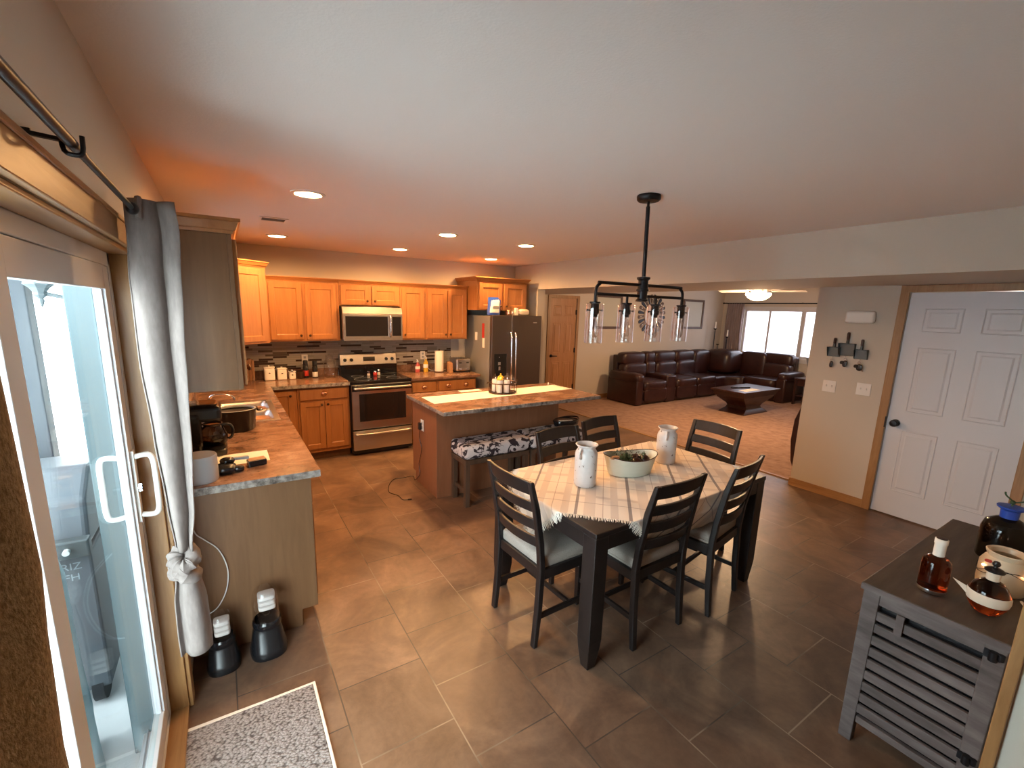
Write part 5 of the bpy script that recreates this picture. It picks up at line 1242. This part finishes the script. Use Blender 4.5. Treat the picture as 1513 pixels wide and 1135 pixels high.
# ------------------------------------------------------------------ living room
def sofa():
    t = thing('sectional_sofa', (9,.2,.008), 'long dark brown leather corner sectional along the living room walls', 'sofa')
    z0 = .008; B = .80      # wall side of the long run (y)
    def seg_x(x0, x1, arm=None):      # seat facing -y
        w = x1-x0; xc = (x0+x1)/2
        part('seat_base', 'leather', t, lambda b: b.box(x0+.004,x1-.004,-.12,.62,z0+.02,.30), bevel=.03, seg=3, smooth=True)
        part('seat_cushion', 'leather', t, lambda b: b.sq((xc,.13,.385),(w-.005,.62,.20),.32,14,40), smooth=True)
        part('footrest_panel', 'leather', t, lambda b: b.sq((xc,-.135,.20),(w-.02,.07,.26),.35,12,28), smooth=True)
        part('back_cushion', 'leather', t, lambda b: (b.sq((xc,.50,.60),(w-.005,.24,.36),.4,14,36), b.sq((xc,.56,.86),(w-.005,.26,.27),.45,14,36)), smooth=True)
        part('back_shell', 'leather', t, lambda b: b.hexa([(x0+.004,.60,z0+.02),(x1-.004,.60,z0+.02),(x1-.004,.72,z0+.02),(x0+.004,.72,z0+.02)],[(x0+.004,.62,.93),(x1-.004,.62,.93),(x1-.004,.76,.93),(x0+.004,.76,.93)]), bevel=.03, seg=3)
    def arm(x0, x1, y0, y1, name='armrest'):
        part(name, 'leather', t, lambda b: (b.box(x0+.02,x1-.02,y0+.02,y1,z0,.52), b.sq(((x0+x1)/2,(y0+y1)/2,.545),(x1-x0+.02,y1-y0,.20),.5,14,36)), bevel=.03, seg=3, smooth=True)
    arm(6.92,7.14,-.16,.66)
    seg_x(7.14,7.82)
    part('console_section', 'leather', t, lambda b: (b.box(7.825,8.115,-.13,.60,z0,.56), b.sq((7.97,.52,.60),(.30,.22,.40),.4,12,30), b.sq((7.97,.56,.86),(.30,.24,.26),.45,12,30)), bevel=.03, seg=3, smooth=True)
    part('cup_holder', 'chrome', t, lambda b: (b.lathe([(.036,.561),(.042,.563),(.042,.567),(.036,.567)],(7.90,-.02,0),24,caps=False), b.lathe([(.036,.561),(.042,.563),(.042,.567),(.036,.567)],(8.03,-.02,0),24,caps=False)), smooth=True)
    seg_x(8.12,8.80); seg_x(8.80,9.48)
    # corner wedge
    part('corner_seat', 'leather', t, lambda b: b.prism([(9.48,.62),(9.48,-.11),(9.86,-.11),(10.06,-.32),(10.06,-.42),(10.80,-.42),(10.80,.62)], 'z', z0+.02, .44), bevel=.05, seg=4, smooth=True)
    def cback(b):
        for k in range(7):
            q = k/6; a = R(90-90*q)
            cx, cy = 9.62+ .98*sin(R(90)*q)*1.0, -.35+ .93*cos(R(90)*q)
        b.sq((9.75,.55,.70),(.62,.28,.58),.4,14,36); b.sq((10.66,-.30,.70),(.28,.62,.58),.4,14,36); b.sq((10.36,.30,.72),(.72,.72,.56),.5,14,36)
    part('corner_back', 'leather', t, cback, smooth=True)
    def seg_y(y0, y1):                # seat facing -x along the window wall
        w = y1-y0; yc = (y0+y1)/2
        part('seat_base', 'leather', t, lambda b: b.box(10.06,10.75,y0+.004,y1-.004,z0+.02,.30), bevel=.03, seg=3, smooth=True)
        part('seat_cushion', 'leather', t, lambda b: b.sq((10.30,yc,.385),(.62,w-.005,.20),.32,14,40), smooth=True)
        part('footrest_panel', 'leather', t, lambda b: b.sq((10.05,yc,.20),(.07,w-.02,.26),.35,12,28), smooth=True)
        part('back_cushion', 'leather', t, lambda b: (b.sq((10.66,yc,.60),(.24,w-.005,.36),.4,14,36), b.sq((10.73,yc,.86),(.26,w-.005,.27),.45,14,36)), smooth=True)
        part('back_shell', 'leather', t, lambda b: b.hexa([(10.76,y0,z0+.02),(10.88,y0,z0+.02),(10.88,y1,z0+.02),(10.76,y1,z0+.02)],[(10.78,y0,.93),(10.92,y0,.93),(10.92,y1,.93),(10.78,y1,.93)]), bevel=.03, seg=3)
    seg_y(-1.12,-.42)
    part('armrest', 'leather', t, lambda b: (b.box(10.03,10.85,-1.32,-1.13,z0,.52), b.sq((10.44,-1.225,.545),(.84,.22,.20),.5,14,36)), bevel=.03, seg=3, smooth=True)
sofa()
def coffee_table():
    x0,x1,y0,y1 = 7.93,9.14,-1.68,-1.02; zt = .455
    t = thing('coffee_table', ((x0+x1)/2,(y0+y1)/2,.008), 'dark wood coffee table with a curved pedestal on the tan carpet', 'coffee table')
    part('tabletop', 'walnut', t, lambda b: b.box(x0,x1,y0,y1,zt-.03,zt), bevel=.006)
    def ped(b):
        rings = []
        for z, hx, hy in ((.008,.40,.25),(.025,.39,.245),(.055,.33,.225),(.09,.265,.20),(.13,.24,.185),(.17,.27,.195),(.22,.35,.225),(.28,.45,.26),(.34,.53,.29),(.425,.57,.305)):
            cx, cy = (x0+x1)/2, (y0+y1)/2; rings.append([(cx-hx,cy-hy,z),(cx+hx,cy-hy,z),(cx+hx,cy+hy,z),(cx-hx,cy+hy,z)])
        b.loft(rings)
    part('pedestal', 'walnut', t, ped, bevel=.004)
coffee_table()
b = MB(); b.bar((8.25,-1.24,.467),(8.62,-1.37,.467),.055,.020); o = b.build('remote_control', 'black_plastic', None, bevel=.006); tag(o, 'black remote control lying on the coffee table', 'remote control')
b = MB(); b.box(8.12,8.58,-1.60,-1.45,.4556,.457); b2 = b.build('magazine', 'paper', None); tag(b2, 'pale flat magazine at the near edge of the coffee table', 'magazine')
def picture(x0, x1, label):
    y = .85; z0, z1 = 1.455, 2.135
    t = thing('framed_picture', ((x0+x1)/2,y,z0), label, 'picture')
    part('picture_frame', 'bench_wood', t, lambda b: (b.box(x0,x1,y-.03,y-.0005,z1-.05,z1), b.box(x0,x1,y-.03,y-.0005,z0,z0+.05), b.box(x0,x0+.05,y-.03,y-.0005,z0+.05,z1-.05), b.box(x1-.05,x1,y-.03,y-.0005,z0+.05,z1-.05)), bevel=.005)
    part('picture_sheet', 'mat_board', t, lambda b: b.box(x0+.049,x1-.049,y-.014,y-.001,z0+.049,z1-.049))
picture(6.63,7.39,'square dark-framed pale picture left of the round starburst piece')
picture(9.40,10.17,'square dark-framed pale picture right of the round starburst piece, near the candlesticks')
def starburst():
    cx, y, cz = 8.34,.845,1.76
    t = thing('wall_medallion', (cx,y,cz), 'round starburst wall ornament with dark petals between the framed pictures', 'wall ornament')
    part('center_disc', 'plaster', t, lambda b: b.loft([[(cx+r*cos(2*pi*i/40), yy, cz+r*sin(2*pi*i/40)) for i in range(40)] for r, yy in ((.24,y),(.24,y-.015),(.21,y-.022),(.001,y-.024))]), smooth=True)
    for k in range(24):
        a = 2*pi*k/24+.13; ux, uz = cos(a), sin(a); vx, vz = -uz, ux
        def petal(b):
            q = lambda r, w, yy: [(cx+ux*r-vx*w, yy, cz+uz*r-vz*w),(cx+ux*r+vx*w, yy, cz+uz*r+vz*w)]
            r0,r1 = .26,.44
            ring = lambda yy, s: [q(r0,.018*s,yy)[0],q(r0,.018*s,yy)[1],q(r1-.03,.040*s,yy)[1],q(r1,.022*s,yy)[1],q(r1,.022*s,yy)[0],q(r1-.03,.040*s,yy)[0]]
            b.loft([ring(y-.001,1),ring(y-.014,.9)])
        part('petal', 'black_metal' if k % 2 else 'bronze', t, petal)
        if k % 2 == 0: part('petal_dot', 'plaster', t, lambda b: b.sq((cx+ux*.36,y-.015,cz+uz*.36),(.03,.008,.03),1,8,12))
    part('outer_ring', 'bronze', t, lambda b: b.tube([(cx+.25*cos(k*pi/20),y-.008,cz+.25*sin(k*pi/20)) for k in range(40)],.006,6,closed=True), smooth=True)
starburst()
for x, y, zc, lab in ((10.52,.70,1.47,'tallest iron candlestick with a white candle behind the sofa corner'),(10.76,.52,1.28,'right and shorter iron candlestick with a candle behind the sofa corner'),(10.50,.58,1.10,'lowest iron candlestick of the trio, its cup just above the sofa')):
    t = thing('candlestick', (x,y,.008), lab, 'candlestick', 'iron candlesticks behind the sofa corner')
    part('candle_stand', 'black_metal', t, lambda b: (b.lathe([(.001,.008),(.07,.008),(.06,.02),(.012,.04),(.009,.3),(.014,.5),(.008,.7),(.012,zc-.06),(.008,zc-.04),(.034,zc-.012),(.038,zc),(.001,zc)],(x,y,0),18)), smooth=True)
    if zc > 1.2: part('candle', 'candle', t, lambda b: b.lathe([(.001,zc),(.018,zc),(.017,zc+.15),(.012,zc+.16),(.001,zc+.16)],(x,y,0),16), smooth=True)
t = thing('window_curtain', (10.93,.5,1.2), 'dull purple-brown curtain hanging left of the living room window', 'curtain')
def lc(b):
    n = 60; m = n+1; vs = []
    for k in range(13):
        z = 2.08-(2.08-.10)*k/12
        for i in range(m): q = i/n; vs.append((10.925+.022*sin(q*44), .70-.42*q+.01*sin(z*5), z))
    b.add(vs, [(r*m+i, r*m+i+1, (r+1)*m+i+1, (r+1)*m+i) for r in range(12) for i in range(n)])
part('curtain_panel', 'curtain_purple', t, lc, smooth=True, solid=.004)
t = thing('window_curtain_rod', (10.93,0,2.07), 'thin curtain rod above the bright living room window', 'curtain rod')
part('rod_tube', 'black_metal', t, lambda b: b.tube([(10.93,.80,2.085),(10.93,-2.8,2.085)],.011,10), smooth=True)
part('finial', 'black_metal', t, lambda b: b.sq((10.93,.81,2.085),(.04,.05,.04),1,10,12), smooth=True)
for y in (.76,-1.0,-2.7): part('rod_bracket', 'black_metal', t, lambda b: b.bar((10.999,y,2.09),(10.93,y,2.09),.012,.02))
def fan():
    x, y = 7.15,-2.13
    t = thing('ceiling_fan', (x,y,H), 'white ceiling fan with a glowing bowl light in the living room', 'ceiling fan')
    part('fan_mount', 'white_plastic', t, lambda b: b.lathe([(.001,-.0005),(.07,-.0005),(.065,-.04),(.02,-.06),(.015,-.20),(.09,-.21),(.11,-.24),(.11,-.28),(.08,-.300),(.001,-.300)],(x,y,H),32), smooth=True)
    part('light_bowl', 'fan_glow', t, lambda b: b.lathe([(.075,-.302),(.17,-.310),(.175,-.330),(.14,-.375),(.08,-.41),(.001,-.42)],(x,y,H),32,caps=False), smooth=True)
    for k in range(5):
        a = R(20+72*k); u = Vector((cos(a), sin(a), 0)); v = Vector((-sin(a), cos(a), 0)); c = Vector((x,y,H-.275))
        def blade(b):
            rg = lambda r, w: [c+u*r-v*w+Vector((0,0,-.012-.003)), c+u*r+v*w+Vector((0,0,.012-.003)), c+u*r+v*w+Vector((0,0,.012+.003)), c+u*r-v*w+Vector((0,0,-.012+.003))]
            b.loft([rg(.17,.045), rg(.22,.055), rg(.58,.07), rg(.62,.05)])
        bl = part('fan_blade', 'white_plastic', t, blade, bevel=.002)
        part('blade_arm', 'bronze', bl, lambda b: b.bar(c+u*.10,c+u*.20,.03,.006))
    l = bpy.data.lights.new('fan_lamp', 'POINT'); l.energy = 60; l.color = (1.0,.62,.32); l.shadow_soft_size = .1
    o = bpy.data.objects.new('fan_lamp', l); COL.objects.link(o); o.location = (x,y,H-.49)
fan()
def recliner():
    t = thing('recliner', (6.3,-3.9,.008), 'dark armchair mostly hidden behind the wall corner, its rounded side showing', 'armchair')
    part('chair_side', 'leather', t, lambda b: (b.prism([(-3.55,.02),(-3.50,.01),(-3.46,.10),(-3.43,.35),(-3.44,.60),(-3.50,.80),(-3.58,.86),(-3.70,.86),(-3.70,.02)], 'x', 5.90, 6.75)), bevel=.02, seg=3)
    part('seat_cushion', 'leather', t, lambda b: b.sq((6.33,-4.05,.38),(.55,.62,.24),.35,12,30), smooth=True)
    part('seat_base', 'leather', t, lambda b: b.box(5.92,6.75,-4.45,-3.70,.02,.30), bevel=.03, seg=3)
    part('armrest', 'leather', t, lambda b: (b.box(5.90,6.06,-4.42,-3.70,.02,.56), b.box(6.60,6.76,-4.42,-3.70,.02,.56)), bevel=.04, seg=3)
recliner()
b = MB(); b.lathe([(.001,.0),(.035,.0),(.036,.012),(.030,.012),(.001,.006)],(5.99,-3.53,.862),20); o = b.build('coaster', 'chrome', None, smooth=True); tag(o, 'small shiny round dish on top of the half-hidden dark armchair', 'dish')
def endtable():
    x, y = 10.45,-1.62
    t = thing('end_table', (x,y,.008), 'small dark end table past the right arm of the sectional', 'end table')
    part('tabletop', 'walnut', t, lambda b: b.box(x-.25,x+.25,y-.22,y+.22,.53,.56), bevel=.004)
    for sx in (-1,1):
        for sy in (-1,1): part('leg', 'walnut', t, lambda b: b.box(x+sx*.22-.02,x+sx*.22+.02,y+sy*.19-.02,y+sy*.19+.02,.008,.53))
    part('shelf', 'walnut', t, lambda b: b.box(x-.22,x+.22,y-.19,y+.19,.18,.20))
    part('drawer_box', 'walnut', t, lambda b: b.box(x-.21,x+.21,y-.18,y+.18,.40,.53))
    v = thing('table_lamp', (x,y,.561), 'dark flared table lamp on the end table against the window', 'lamp')
    part('lamp_base', 'plaster', v, lambda b: b.lathe([(.001,0),(.07,0),(.07,.012),(.02,.03),(.03,.10),(.015,.17),(.012,.20),(.001,.20)],(x,y,.561),22), smooth=True)
    part('lamp_shade', 'grey_plastic', v, lambda b: b.lathe([(.10,.19),(.155,.42),(.150,.42),(.095,.19)][::-1],(x,y,.561),30,caps=False), smooth=True)
endtable()

# ------------------------------------------------------------------ outside the patio door
struct('ground', 'snow', lambda b: b.box(-30,-.16,-30,20,-.5,-.14))
struct('path_patio', 'concrete', lambda b: b.box(-3.6,-.16,-7.5,-1.6,-.14,-.05), bevel=.01)
struct('wall_outer', 'vinyl_shaded', lambda b: (b.box(-.185,-.107,-3.885,-3.8415,-.05,2.05), b.box(-.172,-.15,DY1-.055,-2.35,-.1,2.6), b.box(-.185,-.15,DY1-.055,DY1-.01,-.05,2.05)), bevel=.004)
struct('ceiling_porch_shade', 'vinyl', lambda b: b.box(-1.5,-.16,-8.5,3.0,2.62,2.75))  # roof assumed from the lantern, added to shade patio and door
def grill():
    x, y = -.60,-3.25
    t = thing('patio_grill', (x,y,-.05), 'dark grey outdoor grill cart seen through the patio door glass', 'grill')
    part('cart', 'dark_cart', t, lambda b: b.box(x-.30,x+.30,y-.28,y+.28,.05,.72), bevel=.01)
    part('control_strip', 'grey_metal', t, lambda b: b.box(x-.31,x+.31,y-.33,y-.28,.72,.80), bevel=.008)
    part('lid', 'dark_cart', t, lambda b: b.prism([(y-.28,.74),(y+.28,.74),(y+.28,.90),(y+.18,1.04),(y-.10,1.06),(y-.24,.95)], 'x', x-.30, x+.30), bevel=.02, seg=3)
    part('side_shelf', 'grey_plastic', t, lambda b: b.box(x-.68,x-.36,y-.25,y+.25,.70,.73), bevel=.005)
    for k in range(4): part('burner_knob', 'white_plastic', t, lambda b: b.cyl((x-.24+.16*k,y-.33,.76),.012,-.02,16,'y'), smooth=True)
    for sx in (-1,1): part('wheel', 'rubber', t, lambda b: b.cyl((x+sx*.25-.02,y-.20,.04),.088,.04,24,'x'), smooth=True)
    sub_text('lettering', 'GRIZ', 'siding_text', t, (x+.215,y-.2815,.665), .045)
    sub_text('lettering', 'ZFH', 'siding_text', t, (x+.215,y-.2815,.615), .045)
grill()
def covered():
    x, y = -.52,-4.08
    t = thing('covered_chair', (x,y,-.05), 'patio chair under a pale blue slumped cover just outside the glass door', 'covered chair')
    def cov(b):
        rings = []
        for z, w, d, oy in ((-.048,.24,.36,0),(.2,.24,.35,0),(.80,.22,.33,0),(.98,.21,.28,.04),(1.12,.20,.18,.14),(1.5,.19,.11,.2),(1.72,.15,.05,.22)):
            rings.append([(x+w*math.copysign(abs(cos(a))**.5,cos(a))*(1+.05*sin(a*9+z*4)), y-oy*1.0+d*math.copysign(abs(sin(a))**.5,sin(a))*(1+.04*sin(a*7)), z) for a in [2*pi*k/64 for k in range(64)]])
        b.loft(rings)
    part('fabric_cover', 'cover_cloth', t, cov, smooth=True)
covered()
def lantern():
    x, y, z = -.33,-3.50,1.84
    t = thing('porch_lantern', (x,y,z), 'grey hanging porch lantern seen through the top of the patio door', 'lantern')
    part('lantern_cage', 'lantern_grey', t, lambda b: b.lathe([(r*.62,q*.62) for r, q in [(.001,.30),(.012,.30),(.012,.22),(.075,.18),(.085,.17),(.070,.02),(.075,.0),(.05,-.02),(.03,-.05),(.035,-.065),(.014,-.085),(.018,-.10),(.008,-.13),(.001,-.14)]],(x,y,z),8), smooth=False)
    part('lantern_arm', 'lantern_grey', t, lambda b: b.tube([(x,y,z-.03),(x+.06,y+.01,z-.045),(x+.12,y+.02,z-.05),(x+.165,y+.02,z-.05)],.008,8,smooth=3), smooth=True)
lantern()
def outer_panel():
    b = MB(); b.box(-1.9,-.51,-2.95,-2.85,-.05,2.6); o = b.build('reflection_panel', 'reflection_grey', None, bevel=.005); tag(o, 'tall grey-blue panel added outside the patio door for a dark reflection in its glass', 'stand-in panel')  # added panel, stands in for the grey-blue reflection in the door glass
outer_panel()
b = MB(); b.box(-9,-8.8,-9,2,-.14,1.15)
o = b.build('yard_fence', 'concrete', None); tag(o, 'low pale fence far beyond the patio', 'fence')

# ------------------------------------------------------------------ light
W = bpy.data.worlds.new('World'); S.world = W; W.use_nodes = True
n = W.node_tree.nodes; L = W.node_tree.links; bg = n['Background']
tc = n.new('ShaderNodeTexCoord'); sp = n.new('ShaderNodeSeparateXYZ'); rp = n.new('ShaderNodeValToRGB')
L.new(tc.outputs['Generated'], sp.inputs[0]); L.new(sp.outputs['Z'], rp.inputs[0])
rp.color_ramp.elements[0].color = (1,.965,.96,1); rp.color_ramp.elements[1].color = (.97,.955,.97,1)
L.new(rp.outputs[0], bg.inputs['Color']); bg.inputs['Strength'].default_value = 10
def portal(loc, rot, sx, sy):
    l = bpy.data.lights.new('window_daylight', 'AREA'); l.shape = 'RECTANGLE'; l.size = sx; l.size_y = sy; l.cycles.is_portal = True
    o = bpy.data.objects.new('window_daylight', l); COL.objects.link(o); o.location = loc; o.rotation_euler = rot
portal((-.17,(DY0+DY1)/2,1.0), (0,R(-90),0), 1.95, 1.85)
portal((-.14,-1.75,1.55), (0,R(-90),0), .94, 1.0)
portal((11.13,-1.07,1.42), (0,R(90),0), 1.06, 2.7)

vs = S.view_settings; S.display_settings.display_device = 'sRGB'
vs.view_transform = 'Standard'; vs.look = 'None'; vs.gamma = 1; vs.use_curve_mapping = False; vs.exposure = 1.0
cy = S.cycles; cy.use_denoising = True; cy.max_bounces = 10; cy.diffuse_bounces = 5; cy.glossy_bounces = 5; cy.transparent_max_bounces = 24; cy.transmission_bounces = 8
cy.sample_clamp_indirect = 6; cy.caustics_reflective = False; cy.caustics_refractive = False
